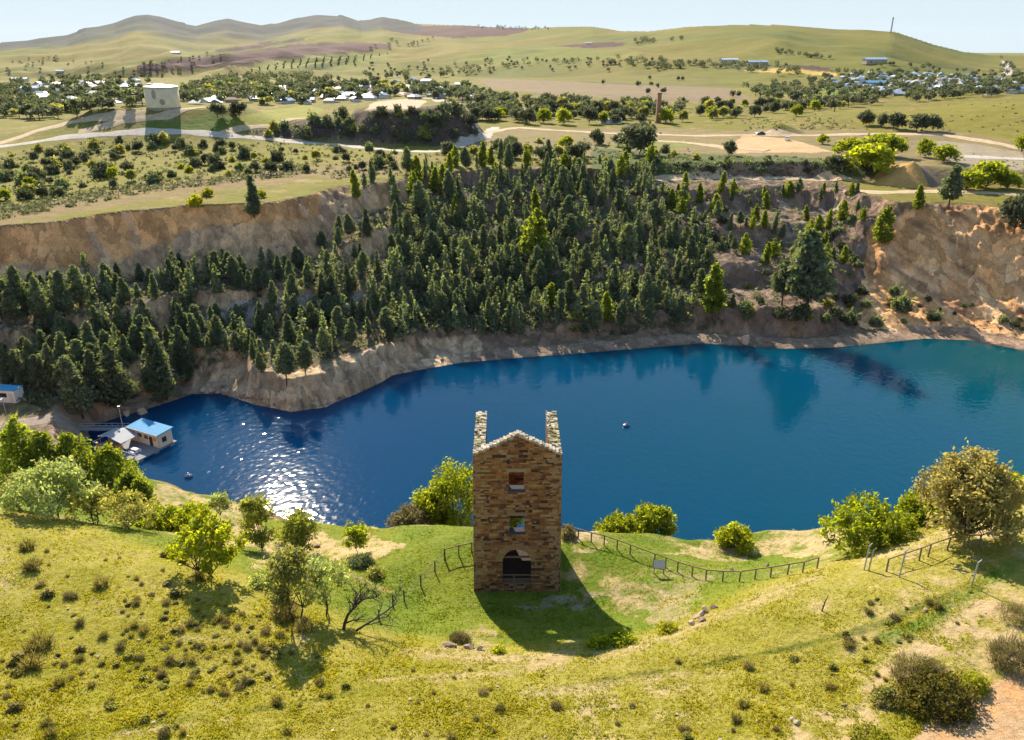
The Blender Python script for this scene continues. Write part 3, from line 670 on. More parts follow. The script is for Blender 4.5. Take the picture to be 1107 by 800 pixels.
def shrub_mesh(seed, h, wd, leaves=900, leaf=.14, mat=None, clump=.22, spiky=False, tops=None):
    global rng; keep = rng; rng = np.random.default_rng(seed); k = max(3, leaves//16)
    d = rng.normal(size=(k,3)); d[:,2] = np.abs(d[:,2]); d /= np.linalg.norm(d, axis=1)[:,None]
    lump = .72+.5*vnoise(d[:,0]*2.2+seed, d[:,1]*2.2+d[:,2]*2, seed % 91)
    c = d*np.array([wd/2, wd/2, h])*(lump*rng.uniform(.35, 1, k)**.4)[:,None]
    C = (c[:,None]+rng.normal(0, 1, (k, 16, 3))*clump).reshape(-1,3); C[:,2] = np.abs(C[:,2])*.95
    if spiky:      # upright stems
        n = len(C); u = np.stack([C[:,0]*.5/wd, C[:,1]*.5/wd, np.full(n, .6)], 1)+rng.normal(0, .28, (n,3)); u /= np.linalg.norm(u, axis=1)[:,None]
        w = np.cross(u, rng.normal(size=(n,3))); w /= np.linalg.norm(w, axis=1)[:,None]; s = leaf*rng.uniform(.7, 1.5, n)[:,None]
        V = np.stack([C-w*s*.13, C+w*s*.13, C+u*s*2], 1).reshape(-1,3); o = mesh_np('foliage', V, np.arange(3*n).reshape(n,3), mat, None, np.repeat(tint(n, .3, .1), 3, 0)); me = o.data; bpy.data.objects.remove(o)
    else: me = leaf_mesh('foliage', C, leaf, mat, tint(len(C), .28, .12), 0, 1.7)
    rng = keep
    return me
def plant_tree(name, meshes, loc, rz, sc, label, cat='tree', group=None, sink=.0):
    t = thing(name, label, cat, (loc[0], loc[1], loc[2]-sink), rz, group, sc)
    if group and 'pines' in group: t.rotation_euler.x = R_.gauss(0, .045); t.rotation_euler.y = R_.gauss(0, .045)
    obj('crown', meshes[0], t)
    if len(meshes) > 1 and meshes[1]: obj('trunk', meshes[1], t)
    return t
# ------------------------------------------------------------------ the roofless engine house
STONE = attr_mat('coursed_stone', .92, .22, (5., 30.), .7, .035); MORTAR = simple('mortar', (.17,.105,.06), .95, .3, 8., .5)
STONE_TOP = attr_mat('weathered_capping', .92, .25, (4., 22.), .6, .04)
DARKW = simple('weathered_timber', (.20,.125,.07), .85, .3, 7., .3)
PAL = [((.265,.122,.052),7), ((.305,.155,.068),7), ((.215,.096,.044),6), ((.37,.215,.10),4), ((.150,.066,.038),5), ((.070,.040,.034),4), ((.29,.185,.11),3), ((.345,.145,.045),3)]
_pc = [c for c, w in PAL for _ in range(w)]
TW, TD, TH, GB = 8.25, 8.5, 14.9, 2.0         # width, depth, eaves, gable rise
def stone_wall(mb, u0, u1, z0, z1, holes, place, cap=None, thick=.10, arch=None, proud=.035):
    """lays courses of single stones over a wall face; place(u, z, out) gives a point"""
    z = z0; ci = 0
    while z < z1-.05:
        ch = min(R_.choice((.12,.15,.18,.21,.26,.30)), z1-z); 
        spans = [(u0, u1)]
        if cap is not None:
            w = cap(z+ch*.5)
            if w is None: break
            spans = [w]
        for hx0, hx1, hz0, hz1 in holes(z+ch*.5):
            ns = []
            for a, b in spans:
                if hx1 <= a or hx0 >= b: ns.append((a, b)); continue
                if hx0 > a: ns.append((a, hx0))
                if hx1 < b: ns.append((hx1, b))
            spans = ns
        for a, b in spans:
            u = a; first = True
            while u < b-.02:
                ln = R_.choice((.2,.28,.36,.45,.6,.8))*R_.uniform(.8,1.2) if not first else R_.choice((.35, .7)); first = False
                if b-(u+ln) < .2: ln = b-u
                e = min(u+ln, b); g = .008; o = proud+R_.uniform(-.02, .022)
                c = R_.choice(_pc); k = R_.uniform(.85, 1.15)
                if (u-u0 < .9 or u1-e < .9) and R_.random() < .45: c = (.35,.22,.115)
                mb.cur = tuple(min(1, x*k) for x in c)
                P = [place(u+g, z+g, -thick), place(e-g, z+g, -thick), place(e-g, z+g, o), place(u+g, z+g, o)]
                P2 = [place(u+g, z+ch-g, -thick), place(e-g, z+ch-g, -thick), place(e-g, z+ch-g, o), place(u+g, z+ch-g, o)]
                mb.hexa(P+P2); u = e
        z += ch; ci += 1
def build_tower():
    bx, by = at_z(559, 641, 0.); by += .1
    T = thing('engine_house', 'tall roofless brown stone engine house with gabled front wall, arched doorway and two window openings', 'building', (bx, by, 0), math.radians(.4))
    w2 = TW/2; th = 1.05
    # openings in the front wall: arch door, mid window, upper window   (x0, x1, z0, z1)
    DX0, DX1, DZ0, DZS = -1.38, 1.32, .95, 3.45; ar = (DX1-DX0)/2; acx = (DX0+DX1)/2
    MX = (-.72, .66, 6.75, 8.45); UX = (-.78, .62, 11.25, 13.0)
    def fh(z):
        out = []
        if DZ0 < z < DZS: out.append((DX0, DX1, 0, 0))
        elif DZS <= z < DZS+ar+.42:
            ro = ar+.42; dz = z-DZS
            hw = math.sqrt(max(0, ro*ro-dz*dz)); out.append((acx-hw, acx+hw, 0, 0))
        for a in (MX, UX):
            if a[2] < z < a[3]: out.append((a[0], a[1], 0, 0))
            if a[3] <= z < a[3]+.38: out.append((a[0]-.28, a[1]+.28, 0, 0))
            if a[2]-.30 < z <= a[2]: out.append((a[0]-.12, a[1]+.12, 0, 0))
        return out
    def core(name, polys, y0, y1, par):
        m = MB()
        for p in polys: m.prism(p, y0, y1)
        return m
    # front wall core: strips round the openings (x,z polygons), gable above the eaves
    m = MB(); f0, f1 = .10, .72; S = []
    gab = lambda x: TH + GB*(1-abs(x)/w2)
    S.append([(-w2+.1, -1.4), (w2-.1, -1.4), (w2-.1, DZ0), (-w2+.1, DZ0)])
    S.append([(-w2+.1, DZ0), (DX0, DZ0), (DX0, DZS), (-w2+.1, DZS)]); S.append([(DX1, DZ0), (w2-.1, DZ0), (w2-.1, DZS), (DX1, DZS)])
    N = 14; ap = [(acx-ar*math.cos(PI*i/N), DZS+ar*math.sin(PI*i/N)) for i in range(N+1)]; top = MX[2]
    for i in range(N):      # wedge strips over the arch
        a, b = ap[i], ap[i+1]; S.append([a, b, (b[0], top), (a[0], top)])
    S.append([(-w2+.1, DZS), (DX0, DZS), (DX0, top), (-w2+.1, top)]); S.append([(DX1, DZS), (w2-.1, DZS), (w2-.1, top), (DX1, top)])
    for a, nz in ((MX, UX[2]), (UX, None)):
        S.append([(-w2+.1, a[2]), (a[0], a[2]), (a[0], a[3]), (-w2+.1, a[3])]); S.append([(a[1], a[2]), (w2-.1, a[2]), (w2-.1, a[3]), (a[1], a[3])])
        if nz: S.append([(-w2+.1, a[3]), (w2-.1, a[3]), (w2-.1, nz), (-w2+.1, nz)])
        else: S.append([(-w2+.1, a[3]), (w2-.1, a[3]), (w2-.1, TH-.1), (0, TH+GB-.12), (-w2+.1, TH-.1)])
    for p in S: m.prism(p, f0, f1)
    fw = m.build('front_wall', MORTAR, T)
    s = MB(); stone_wall(s, -w2, w2, -.9, TH+GB, fh, lambda u, z, o: (u, .10-o, z),
                         cap=lambda z: (-w2, w2) if z < TH-.1 else ((-(w2*(1-(z-TH+.1)/GB)), w2*(1-(z-TH+.1)/GB)) if z < TH+GB-.35 else None))
    s.build('stonework', STONE, fw, col=True)
    # arch ring, lintels, sills
    v = MB(); nv = 17
    for i in range(nv):
        a0, a1 = PI*i/nv+.012, PI*(i+1)/nv-.012; ri, ro = ar, ar+.62+.1*(i % 2)
        v.cur = tuple(c*R_.uniform(.85, 1.15) for c in (.34,.195,.090)); P = []
        for rr, oy in ((ri, .5), (ro, .5), (ro, .035), (ri, .035)): pass
        q = lambda a, rr, y: (acx-rr*math.cos(a), y, DZS+rr*math.sin(a))
        v.hexa([q(a0, ri, .45), q(a0, ro, .45), q(a0, ro, .045), q(a0, ri, .045), q(a1, ri, .45), q(a1, ro, .45), q(a1, ro, .045), q(a1, ri, .045)])
    v.build('arch', STONE, T, col=True)
    for a in (MX, UX):
        l = MB(); l.cur = (.32,.22,.14) if a is UX else (.26,.165,.10); l.box((a[0]+a[1])/2, .31, a[3]+.004, a[1]-a[0]+.54, .52, .36); l.build('lintel', STONE, T, col=True)
        l = MB(); l.cur = (.055,.055,.07); l.box((a[0]+a[1])/2, .38, a[2]-.27, a[1]-a[0]+.14, .70, .31, 0, .02); l.build('window_sill', STONE, T, col=True)  # shade in the openings is put into this dark bluish sill colour
    # side walls
    for sgn in (-1, 1):
        m = MB(); xa, xb = (sgn*(w2-.1), sgn*(w2-th))
        m.hexa([(min(xa,xb), 0.724, -1.4), (max(xa,xb), 0.724, -1.4), (max(xa,xb), TD, -1.4), (min(xa,xb), TD, -1.4),
                (min(xa,xb), 0.724, TH-.12), (max(xa,xb), 0.724, TH-.12), (max(xa,xb), TD, TH-.12), (min(xa,xb), TD, TH-.12)])
        sw = m.build('side_wall', MORTAR, T)
        s = MB()
        stone_wall(s, .02, TD+.08, -1.2, TH-.1, lambda z: [], (lambda u, z, o: (-(w2-.1)-o, u, z)) if sgn < 0 else (lambda u, z, o: (w2-.1+o, u, z)))
        stone_wall(s, .75, TD+.05, -.4, TH-.1, lambda z: [], (lambda u, z, o: (-(w2-th)+o, u, z)) if sgn < 0 else (lambda u, z, o: (w2-th-o, u, z)))
        stone_wall(s, 0, th-.1, -1.2, TH-.1, lambda z: [], (lambda u, z, o: (-w2+.1+u, TD+o, z)) if sgn < 0 else (lambda u, z, o: (w2-.1-u, TD+o, z)))
        s.build('stonework', STONE, sw, col=True)
        # rubble capping
        c = MB(); y = .15
        while y < TD+.05:
            ln = R_.uniform(.14, .4); x = 0
            while x < th:
                wd = R_.uniform(.16, .5); wd = min(wd, th-x+.05)
                k = R_.uniform(.45, 1.15); c.cur = R_.choice([(.56*k,.49*k,.40*k), (.43*k,.36*k,.26*k), (.52*k,.43*k,.30*k), (.34*k,.33*k,.12*k), (.18*k,.15*k,.10*k)])
                c.box(sgn*(w2-.02-x-wd/2), y+ln/2, TH-.14, wd*.94, ln*.92, R_.uniform(.08, .26), R_.uniform(-.15, .15), .035); x += wd
            y += ln
        c.build('capping', STONE_TOP, sw, col=True)
    # gable capping on the front wall
    c = MB()
    for sgn in (-1, 1):
        t = 0
        while t < 1:
            ln = R_.uniform(.035, .085); zc = TH-.1+GB*t
            for yy in (0.02, .36):
                k = R_.uniform(.6, 1.15); c.cur = R_.choice([(.55*k,.48*k,.40*k), (.44*k,.36*k,.27*k), (.48*k,.40*k,.32*k)])
                c.box(sgn*w2*(1-t-ln/2), yy+.17, zc-.10, w2*ln*1.0, .33, R_.uniform(.12, .20)+GB*ln*.5, R_.uniform(-.2, .2), .035)
            t += ln
    c.build('capping', STONE_TOP, fw, col=True)
    # lower rear wall with its doorway
    m = MB(); iw = w2-th-.003; y0, y1 = TD-1.25, TD-.25
    for a in ([(-iw, -1.4), (iw, -1.4), (iw, 1.5), (-iw, 1.5)], [(-iw, 1.5), (-.8, 1.5), (-.8, 3.6), (-iw, 3.6)], [(.8, 1.5), (iw, 1.5), (iw, 3.6), (.8, 3.6)], [(-iw, 3.6), (iw, 3.6), (iw, 9.9), (-iw, 9.9)]): m.prism(a, y0, y1)
    rw = m.build('rear_wall', MORTAR, T); s = MB()
    hl = lambda z: [(-.8, .8, 0, 0)] if 1.5 < z < 3.6 else []
    stone_wall(s, -iw+.04, iw-.04, -.4, 9.9, hl, lambda u, z, o: (u, y0-o, z)); stone_wall(s, -iw+.04, iw-.04, -.4, 9.9, hl, lambda u, z, o: (u, y1+o, z))
    s.build('stonework', STONE, rw, col=True)
    m = MB(); m.box(0, TD/2-.1, -.6, 2*iw-.1, TD-2.3, 1.25); m.build('floor_slab', simple('dark_earth', (.045,.036,.03), .95, .3, 3.), T)
    # barrier rail in the doorway
    b = MB(); b.box(acx, .30, DZ0+.78, DX1-DX0, .07, .09); b.box(acx, .30, DZ0+.34, DX1-DX0, .06, .07); b.box(acx-.25, .22, DZ0-.35, .10, .07, 1.15); b.build('barrier_rail', DARKW, T)
    b = MB(); b.box(acx, .75, DZS-.02, DX1-DX0+.1, .16, .14); b.build('timber_beam', DARKW, T)
    for o in T.children_recursive:      # the walls lean in a little towards the top
        n = len(o.data.vertices); c = np.empty(n*3, np.float32); o.data.vertices.foreach_get('co', c); c = c.reshape(-1, 3)
        c[:, 0] *= 1-.045*np.clip(c[:, 2], 0, 20)/15; o.data.vertices.foreach_set('co', c.ravel()); o.data.update()
    return T
TOWER = build_tower()
# ------------------------------------------------------------------ trees and shrubs
def tree_h(p, dpx):
    dep = math.atan2(H-p.z, math.hypot(p.x, p.y)); return dpx*mpp(p)/math.cos(dep)
def place(px, py, rmin=20.): return hit(px, py, rmin)
L_plume = leaf_mat('plume_leaves', (.165,.195,.050), (2.0,1.95,.75), tr=.56, var=.15); L_old = leaf_mat('grey_olive_leaves', (.255,.25,.115), (1.7,1.6,.8), tr=.55, var=.12)
# ---- near trees, each grown to its own size ----  kind, x, base y, top y, width, label
NEARTREES = [
 ('pine', 10, 512, 455, 44, 'rounded bright pine at the left edge above the moored pontoon', 108),
 ('pine', 70, 520, 468, 52, 'bushy bright green pine standing between the pontoon gangway and the pale olive tree', 106),
 ('pine', 112, 552, 486, 50, 'sunlit green pine just in front of the moored pontoon', 104),
 ('pine', 138, 556, 512, 34, 'small dark green pine at the right end of the bank trees below the pontoon', 98),
 ('pale', 44, 566, 500, 92, 'pale grey-green tree with a thin spreading crown on the left grassy crest', 84),
 ('olive', 14, 558, 512, 44, 'olive green bush-like tree at the left edge of the grassy crest', 88),
 ('bare', 132, 588, 538, 70, 'thin half-bare tree with brown forked branches on the left crest', 80),
 ('green', 172, 590, 552, 48, 'rounded green bush-like tree right of the half-bare tree', 82),
 ('olive', 92, 575, 528, 56, 'grey-green tree between the pale tree and the half-bare tree', 84),
 ('pine', 40, 520, 470, 40, 'bright pine between the left edge pine and the bushy pine', 106),
 ('pine', 148, 560, 520, 30, 'small bright pine nearest the water left of the brown lake edge', 96),
 ('olive', 160, 580, 545, 40, 'low olive tree behind the half-bare tree', 86),
 ('green', 205, 588, 548, 50, 'low light green tree on the bank between the half-bare tree and the yellow-green tree', 80),
 ('green', 226, 622, 556, 82, 'wide yellow-green tree with dark trunk at the foot of the left slope'),
 ('thin', 234, 566, 530, 26, 'small thin bright tree on the brown lake edge', 88),
 ('plume', 283, 594, 529, 40, 'upright feathery light green tree beside the sun glitter on the lake'),
 ('plume', 326, 594, 546, 42, 'short yellow-green tree in front of the sun glitter'),
 ('thin', 386, 598, 566, 28, 'small whitish tree with a sparse crown at the edge of the sun glitter'),
 ('olive', 322, 672, 596, 62, 'open olive tree with dark stems on the eroded bank of the hollow'),
 ('sparse', 352, 664, 606, 54, 'sparse grey-green tree leaning over the hollow beside the dead tree'),
 ('oliveb', 440, 592, 550, 46, 'brown-olive shrubby tree left of the weeping green trees', 80),
 ('pepper', 464, 594, 522, 54, 'weeping bright green tree one tree away from the engine house wall', 83),
 ('pepper', 494, 600, 494, 80, 'tall weeping bright green tree touching the left wall of the engine house', 83),
 ('green2', 551, 588, 503, 76, 'green weeping tree behind the engine house seen through its middle window', 76),
 ('green2', 672, 594, 560, 66, 'low wide yellow-green tree behind the fence right of the engine house', 80),
 ('green2', 706, 598, 546, 64, 'taller rounded yellow-green tree behind the fence and information sign', 80),
 ('round', 798, 606, 568, 44, 'single small round green tree on the bare ledge above the lake', 77),
 ('oldman', 1036, 585, 490, 112, 'large grey-olive tree with thick dark trunk and broad crown on the right crest'),
 ('green2', 942, 622, 545, 104, 'bright yellow-green spreading tree behind the leaning fence posts on the right', 71),
 ('green2', 992, 604, 566, 52, 'smaller yellow-green tree tucked under the large grey-olive tree', 76),
 ('green2', 1092, 576, 545, 50, 'low green tree at the right edge behind the top fence', 84),
]
for i, (kd, px, pb, pt, wpx, lab, *far_) in enumerate(NEARTREES):
    p = place(px, pb); h = tree_h(p, pb-pt)
    if far_:      # rooted further down the bank, so only the crown shows over the edge
        x_, y_, z_ = at_r(px, pt, far_[0]); g_ = ground(x_, y_); p = Vector((x_, y_, max(g_, WATER+.4))); h = max(z_-p.z, 2.5)
    w = wpx*mpp(p); sd = 500+i*7; nm = 'broadleaf_tree'; bark = BARK
    if kd == 'pine': ms = pine_parts(sd, h*1.04, w*.60, .42, 210, 22, .24, .04, 'crown', L_brightpine, .62); nm = 'pine_tree'
    elif kd == 'plume': ms = crown_tree(sd, h, w*1.05, 3600, .18, 16, L_plume, .14, 0, .03, BARK_D, .5, .30)
    elif kd == 'pale': ms = crown_tree(sd, h, w, 5200, .20, 11, L_pale, .22, 0, .22, None, .45, .34, 2)
    elif kd == 'olive': ms = crown_tree(sd, h, w, 2900, .17, 10, L_olive, .16, 0, .20, BARK_D, .6, .30, 2, None, 50)
    elif kd == 'oliveb': ms = crown_tree(sd, h, w, 4200, .15, 8, L_brown, .12, 0, .10, BARK_D, .3, .26, 3)
    elif kd == 'sparse': ms = crown_tree(sd, h, w, 1700, .17, 9, L_pale, .13, 0, .25, BARK_D, .6, .30, 2, None, 60)
    elif kd == 'bare': ms = crown_tree(sd, h, w, 2400, .16, 10, L_olive, .16, 0, .18, BARK, .6, .30, 2, None, 90)
    elif kd == 'green': ms = crown_tree(sd, h, w, 4600, .19, 13, L_green, .20, .3, .14, BARK_D, .6, .32, 2)
    elif kd == 'green2': ms = crown_tree(sd, h, w, 7200, .20, 13, L_green, .20, .4, .08, BARK_D, .3, .34, 2)
    elif kd == 'round': ms = crown_tree(sd, h, w, 4200, .18, 9, L_green, .14, .2, .10, BARK_D, .25, .28, 2)
    elif kd == 'thin': ms = crown_tree(sd, h, w, 1500, .17, 7, L_green if i % 2 else L_pale, .10, 0, .2, BARK, .4, .25)
    elif kd == 'pepper': ms = crown_tree(sd, h, w, 9000, .19, 12, L_green, .26, 1.3, .16, BARK_D, .34, .36)
    else: ms = crown_tree(sd, h, w, 13000, .20, 22, L_old, .52, .5, .12, BARK_D, .5, .44, 1, None, 70)
    plant_tree(nm, ms, p, rng.uniform(0, 6), 1., lab, 'tree', None, .15)
# dead tree
p = place(371, 681); tb = MB(); rg = random.Random(3)
def branch(b, a, d, ln, rad, lv):
    pts = [a]; dd = d.copy()
    for k in range(4):
        dd = (dd+Vector((rg.gauss(0,.24), rg.gauss(0,.24), rg.gauss(.03,.14)))).normalized(); pts.append(pts[-1]+dd*ln/4)
    b.tube(pts, [rad, rad*.85, rad*.7, rad*.55, rad*.35], 6)
    if lv:
        for k in (1, 2, 3, 4, 3, 2):
            nd = (dd+Vector((rg.gauss(0,.75), rg.gauss(0,.75), rg.gauss(.15,.4)))).normalized(); branch(b, pts[k], nd, ln*rg.uniform(.45,.68), rad*.5, lv-1)
branch(tb, Vector((0,0,-.3)), Vector((.1,0,1)), 3.1, .15, 3)
t = thing('dead_tree', 'leafless dead tree with black crooked branches in the hollow left of the engine house', 'tree', p); obj('trunk', tb.data('trunk', BARK_D), t)
tb = MB(); branch(tb, Vector((0,0,.1)), Vector((1,.2,.12)), 3.4, .10, 2); p = place(385, 683)
tag(obj('fallen_branch', tb.data('fallen_branch', BARK_D), None, p), 'dark fallen branch lying on grass beside the dead tree', 'branch')
# ---- pines of the quarry walls ----
PINES = [pine_parts(900+i, 11., (2.0, 2.7, 3.1, 2.3, 3.4, 2.6, 3.8, 2.4, 2.9)[i], (.1, .3, .45, .15, .7, .25, .8, .5, .6)[i], (160, 190, 210, 150, 210, 180, 200, 110, 170)[i], 17, .38, (.10,.14,.18,.12,.25,.1,.3,.3,.2)[i], 'crown', None, (.85,.8,.7,.9,.6,.8,.6,.75,.65)[i]) for i in range(9)]
def in_tri_poly(poly):
    xs = [a for a, b in poly]; ys = [b for a, b in poly]
    while True:
        x, y = R_.uniform(min(xs), max(xs)), R_.uniform(min(ys), max(ys)); m = False
        for (ax, ay), (bx, by) in zip(poly, poly[1:]+poly[:1]):
            if (ay > y) != (by > y) and x < (bx-ax)*(y-ay)/(by-ay)+ax: m = not m
        if m: return x, y
PINES_B = [pine_parts(950+i, 11., (3.0, 3.4, 2.7)[i], (.35, .6, .3)[i], 170, 16, .42, .06, 'crown', L_brightpine, .7) for i in range(3)]
_used = []
def free(p, sp):
    for q in _used:
        if abs(q[0]-p.x) < sp and abs(q[1]-p.y) < sp and math.hypot(q[0]-p.x, q[1]-p.y) < sp: return False
    _used.append((p.x, p.y)); return True
PZ = [
 ([(0,325),(120,325),(215,330),(215,412),(150,436),(90,452),(60,425),(0,415)], 58, 6, 11.5, 2.8, 'dark green pine on the shaded lower bench left of the rocky promontory'),
 ([(0,318),(90,296),(215,292),(330,284),(345,258),(430,240),(440,300),(330,312),(200,322),(0,335)], 40, 4.5, 8.5, 2.8, 'dark green pine on the shaded upper bench under the left orange cliff'),
 ([(215,312),(330,318),(440,310),(500,330),(520,360),(430,372),(390,384),(300,396),(225,392)], 40, 4.5, 9, 2.9, 'shaded pine on the benches above the rocky promontory'),
 ([(440,225),(540,200),(660,200),(740,240),(770,300),(770,350),(640,362),(500,360),(440,300)], 104, 5, 10.5, 2.8, 'pine in the dense stand on the middle of the far quarry wall'),
 ([(360,215),(440,180),(560,172),(700,172),(720,195),(640,200),(520,200),(430,222)], 26, 6.5, 10, 3.5, 'smaller sunlit pine along the grassy rim at the top of the stand'),
 ([(700,205),(800,198),(930,208),(935,255),(900,300),(830,300),(760,296),(720,250)], 46, 4, 7.5, 2.9, 'small sunlit pine on the stepped terraces of the right quarry wall'),
]
def steep(p):
    r_ = math.hypot(p.x, p.y); k = 1.2/r_; return abs(ground(p.x*(1+k), p.y*(1+k))-ground(p.x*(1-k), p.y*(1-k)))/2.4
def size_word(h, lo, hi): return 'short' if h < lo+(hi-lo)*.33 else ('tall' if h > lo+(hi-lo)*.67 else 'middling')
for zi, (poly, n, h0, h1, sp, lab) in enumerate(PZ):
    k = tries = 0
    while k < n and tries < n*14:
        tries += 1; p = place(*in_tri_poly(poly), 130)
        if steep(p) > (.75 if zi in (0, 1, 2) else 1.1): continue
        if p.z < WATER+1.2 or not free(p, sp): continue
        h = R_.uniform(h0, h1); s = h/11.; q = R_.uniform(.85, 1.15)
        plant_tree('pine_tree', (PINES_B[R_.randrange(3)] if zi == 5 and R_.random() < .75 or zi == 4 and R_.random() < .4 or zi == 3 and R_.random() < .05 else PINES[R_.randrange(9)]), p, R_.uniform(0, 6.28), (s*q, s*q, s), size_word(h, h0, h1)+' '+lab, 'tree', 'pines on zone %s' % ('lower left bench','upper left bench','promontory benches','middle wall','grassy rim','right terraces')[zi] if False else 'pines of the quarry walls', .2); k += 1
for px, pb, pt, lab, vi in ((872, 345, 252, 'tallest bushy pine standing alone at the right end of the quarry terraces', 4), (845, 330, 280, 'broad pine just left of the tallest terrace pine', 6),
   (770, 338, 286, 'yellow-green sunlit pine at the foot of the right terraces', 2), (578, 282, 228, 'bright sunlit pine rising above the dark middle stand', 1), (1025, 226, 180, 'dark pine at the edge of the right orange cliff', 4),
   (992, 226, 200, 'small pine at the corner where the terraces meet the orange cliff', 2), (953, 262, 222, 'lone pine on the right end of the middle terrace', 3), (310, 415, 372, 'dark pine on top of the rocky promontory', 6), (330, 404, 368, 'round dark pine at the back of the rocky promontory', 4),
   (283, 402, 380, 'small pine on the flat of the rocky promontory', 2), (275, 235, 190, 'dark pine standing in front of the left orange cliff', 3), (128, 440, 372, 'big pine on the shore left of the pale shore rock', 5), (180, 432, 355, 'tallest shaded pine on the shore behind the pontoon', 0), (90, 452, 385, 'shaded pine beside the track above the gangway', 1)):
    p = place(px, pb, 130); h = tree_h(p, pb-pt); s = h/11.; _used.append((p.x, p.y))
    plant_tree('pine_tree', PINES_B[vi % 3] if px in (770, 578, 992, 953) else PINES[vi], p, R_.uniform(0, 6), (s*1.05, s*1.05, s), lab, 'tree', 'pines of the quarry walls', .2)
# shrubs along the quarry
SHR = [shrub_mesh(1500+i, 1.5, 2.4, 420, .34, (L_pine, L_gum, L_olive, L_gum)[i], .28) for i in range(4)]; SHR_Y = shrub_mesh(1510, 1.8, 2.4, 420, .32, L_gold, .28)
SZ = [([(440,300),(760,300),(770,358),(640,368),(500,364),(430,372)], 22, .8, 1.6, 'dark bush under the pines of the middle quarry wall'),
      ([(0,330),(215,330),(215,405),(100,440),(0,430)], 10, .8, 1.5, 'dark bush under the pines of the left lower bench'),
      ([(700,200),(930,205),(930,300),(760,300)], 36, .6, 1.5, 'small bush on the stepped right terraces'),
      ([(780,310),(930,315),(950,345),(800,352)], 22, .6, 1.5, 'bush on the bare slope under the tallest terrace pine'),
      ([(950,310),(1060,330),(1107,345),(1107,358),(960,352)], 20, .35, 1.0, 'dark bush on the scree below the right orange cliff')]
for poly, n, s0, s1, lab in SZ:
    for _ in range(n):
        p = place(*in_tri_poly(poly), 130)
        if p.z < WATER+.8: continue
        t = tag(obj('shrub', SHR[R_.randrange(4)], None, p), lab, 'shrub', 'shrubs of the quarry'); s = R_.uniform(s0, s1); t.scale = (s, s, s*R_.uniform(.8, 1.3)); t.rotation_euler.z = R_.uniform(0, 6)
for px, py, s in ((975,335,2.0), (918,350,1.7), (947,352,1.3), (967,318,1.2), (1012,345,1.0), (893,348,1.2)):
    p = place(px, py, 130); t = tag(obj('shrub', SHR[0], None, p), 'big round dark bush low on the slope beside the orange cliff', 'shrub', 'round bushes beside the orange cliff'); t.scale = (s, s, s*1.3)
# the many young pines that fill the stand, past the ones one can tell apart
C = []; S_ = []
for poly, n_, h0, h1 in (([(420,262),(480,215),(560,195),(700,190),(770,255),(775,345),(640,360),(500,360),(430,366),(415,320)], 330, 4, 9.5), ([(0,320),(90,302),(330,288),(420,262),(430,366),(300,388),(215,394),(100,440),(0,425)], 170, 3.5, 9), ([(360,215),(440,182),(700,174),(700,190),(440,225)], 60, 3, 6.5), ([(700,205),(930,205),(930,300),(770,345)], 34, 2, 4.5)):
    for _ in range(n_):
        p = place(*in_tri_poly(poly), 130)
        if p.z < WATER+1.5 or steep(p) > 1.0: continue
        h = R_.uniform(h0, h1); m_ = 150; t_ = rng.beta(1, 1.5, m_); a_ = rng.uniform(0, 6.283, m_); rr = h*R_.uniform(.20, .30)*(1-t_)**.75*np.sqrt(rng.uniform(.15, 1, m_))*(.7+.5*np.sin(a_*3+t_*9))
        C.append(np.array(p)+np.stack([np.cos(a_)*rr, np.sin(a_)*rr, h*(.06+.94*t_)], 1)); S_.append(np.full(m_, R_.uniform(.75, 1.25)))
C = np.concatenate(C); tag(obj('pine_thicket', leaf_mesh('pine_thicket', C, .62, L_pine, tint(len(C), .25, .1)*np.concatenate(S_)[:,None], 0, 1.7)), 'smaller pines massed between the larger ones on the far quarry wall', None, None, 'stuff')
# undergrowth between the pines: a mass of low leaf clumps
C = []
UZ = [([(0,310),(90,296),(330,284),(440,215),(560,190),(700,185),(770,250),(770,352),(640,362),(500,362),(430,370),(300,390),(215,398),(100,446),(0,430)], 1500), ([(430,225),(540,195),(700,190),(770,255),(770,350),(640,360),(500,360),(430,365)], 1500), ([(700,200),(930,205),(930,300),(760,350)], 160), ([(640,165),(760,170),(940,178),(950,188),(700,188)], 160), ([(280,140),(500,118),(515,146),(380,150)], 160)]
for poly, n_ in UZ:
    for _ in range(n_):
        p = place(*in_tri_poly(poly), 130)
        if p.z > WATER+1.5 and steep(p) < .8: s = R_.uniform(.5, 1.3); C.append(np.array(p)+np.array([0,0,.45*s])+rng.normal(0, 1, (18, 3))*np.array([.8*s, .8*s, .42*s]))
C = np.concatenate(C); tag(obj('undergrowth', leaf_mesh('undergrowth', C, .5, L_pine, tint(len(C), .35, .1))), 'low green undergrowth massed between the pines of the quarry', None, None, 'stuff')
C = []
for poly, n_, s0, s1 in (([(0,165),(130,150),(300,155),(430,165),(440,185),(300,190),(120,212),(0,232)], 700, .25, .9), ([(0,222),(100,206),(200,192),(330,178),(348,188),(200,203),(100,220),(0,238)], 330, .35, 1.2), ([(345,180),(440,168),(560,160),(560,185),(440,190),(350,195)], 150, .3, 1.0), ([(500,150),(680,148),(760,165),(700,178),(520,178)], 160, .2, .6), ([(640,163),(950,172),(960,190),(700,190)], 200, .3, .9), ([(240,148),(330,132),(430,118),(510,116),(518,148),(470,160),(380,152)], 330, .4, 1.1), ([(850,120),(960,120),(1107,106),(1107,145),(900,140)], 60, .2, .5), ([(770,130),(900,128),(920,140),(800,142)], 90, .3, .8)):
    for _ in range(n_):
        p = place(*in_tri_poly(poly), 200); s = R_.uniform(s0, s1); C.append(np.array(p)+np.array([0,0,.4*s])+rng.normal(0, 1, (12, 3))*np.array([.8*s, .8*s, .4*s]))
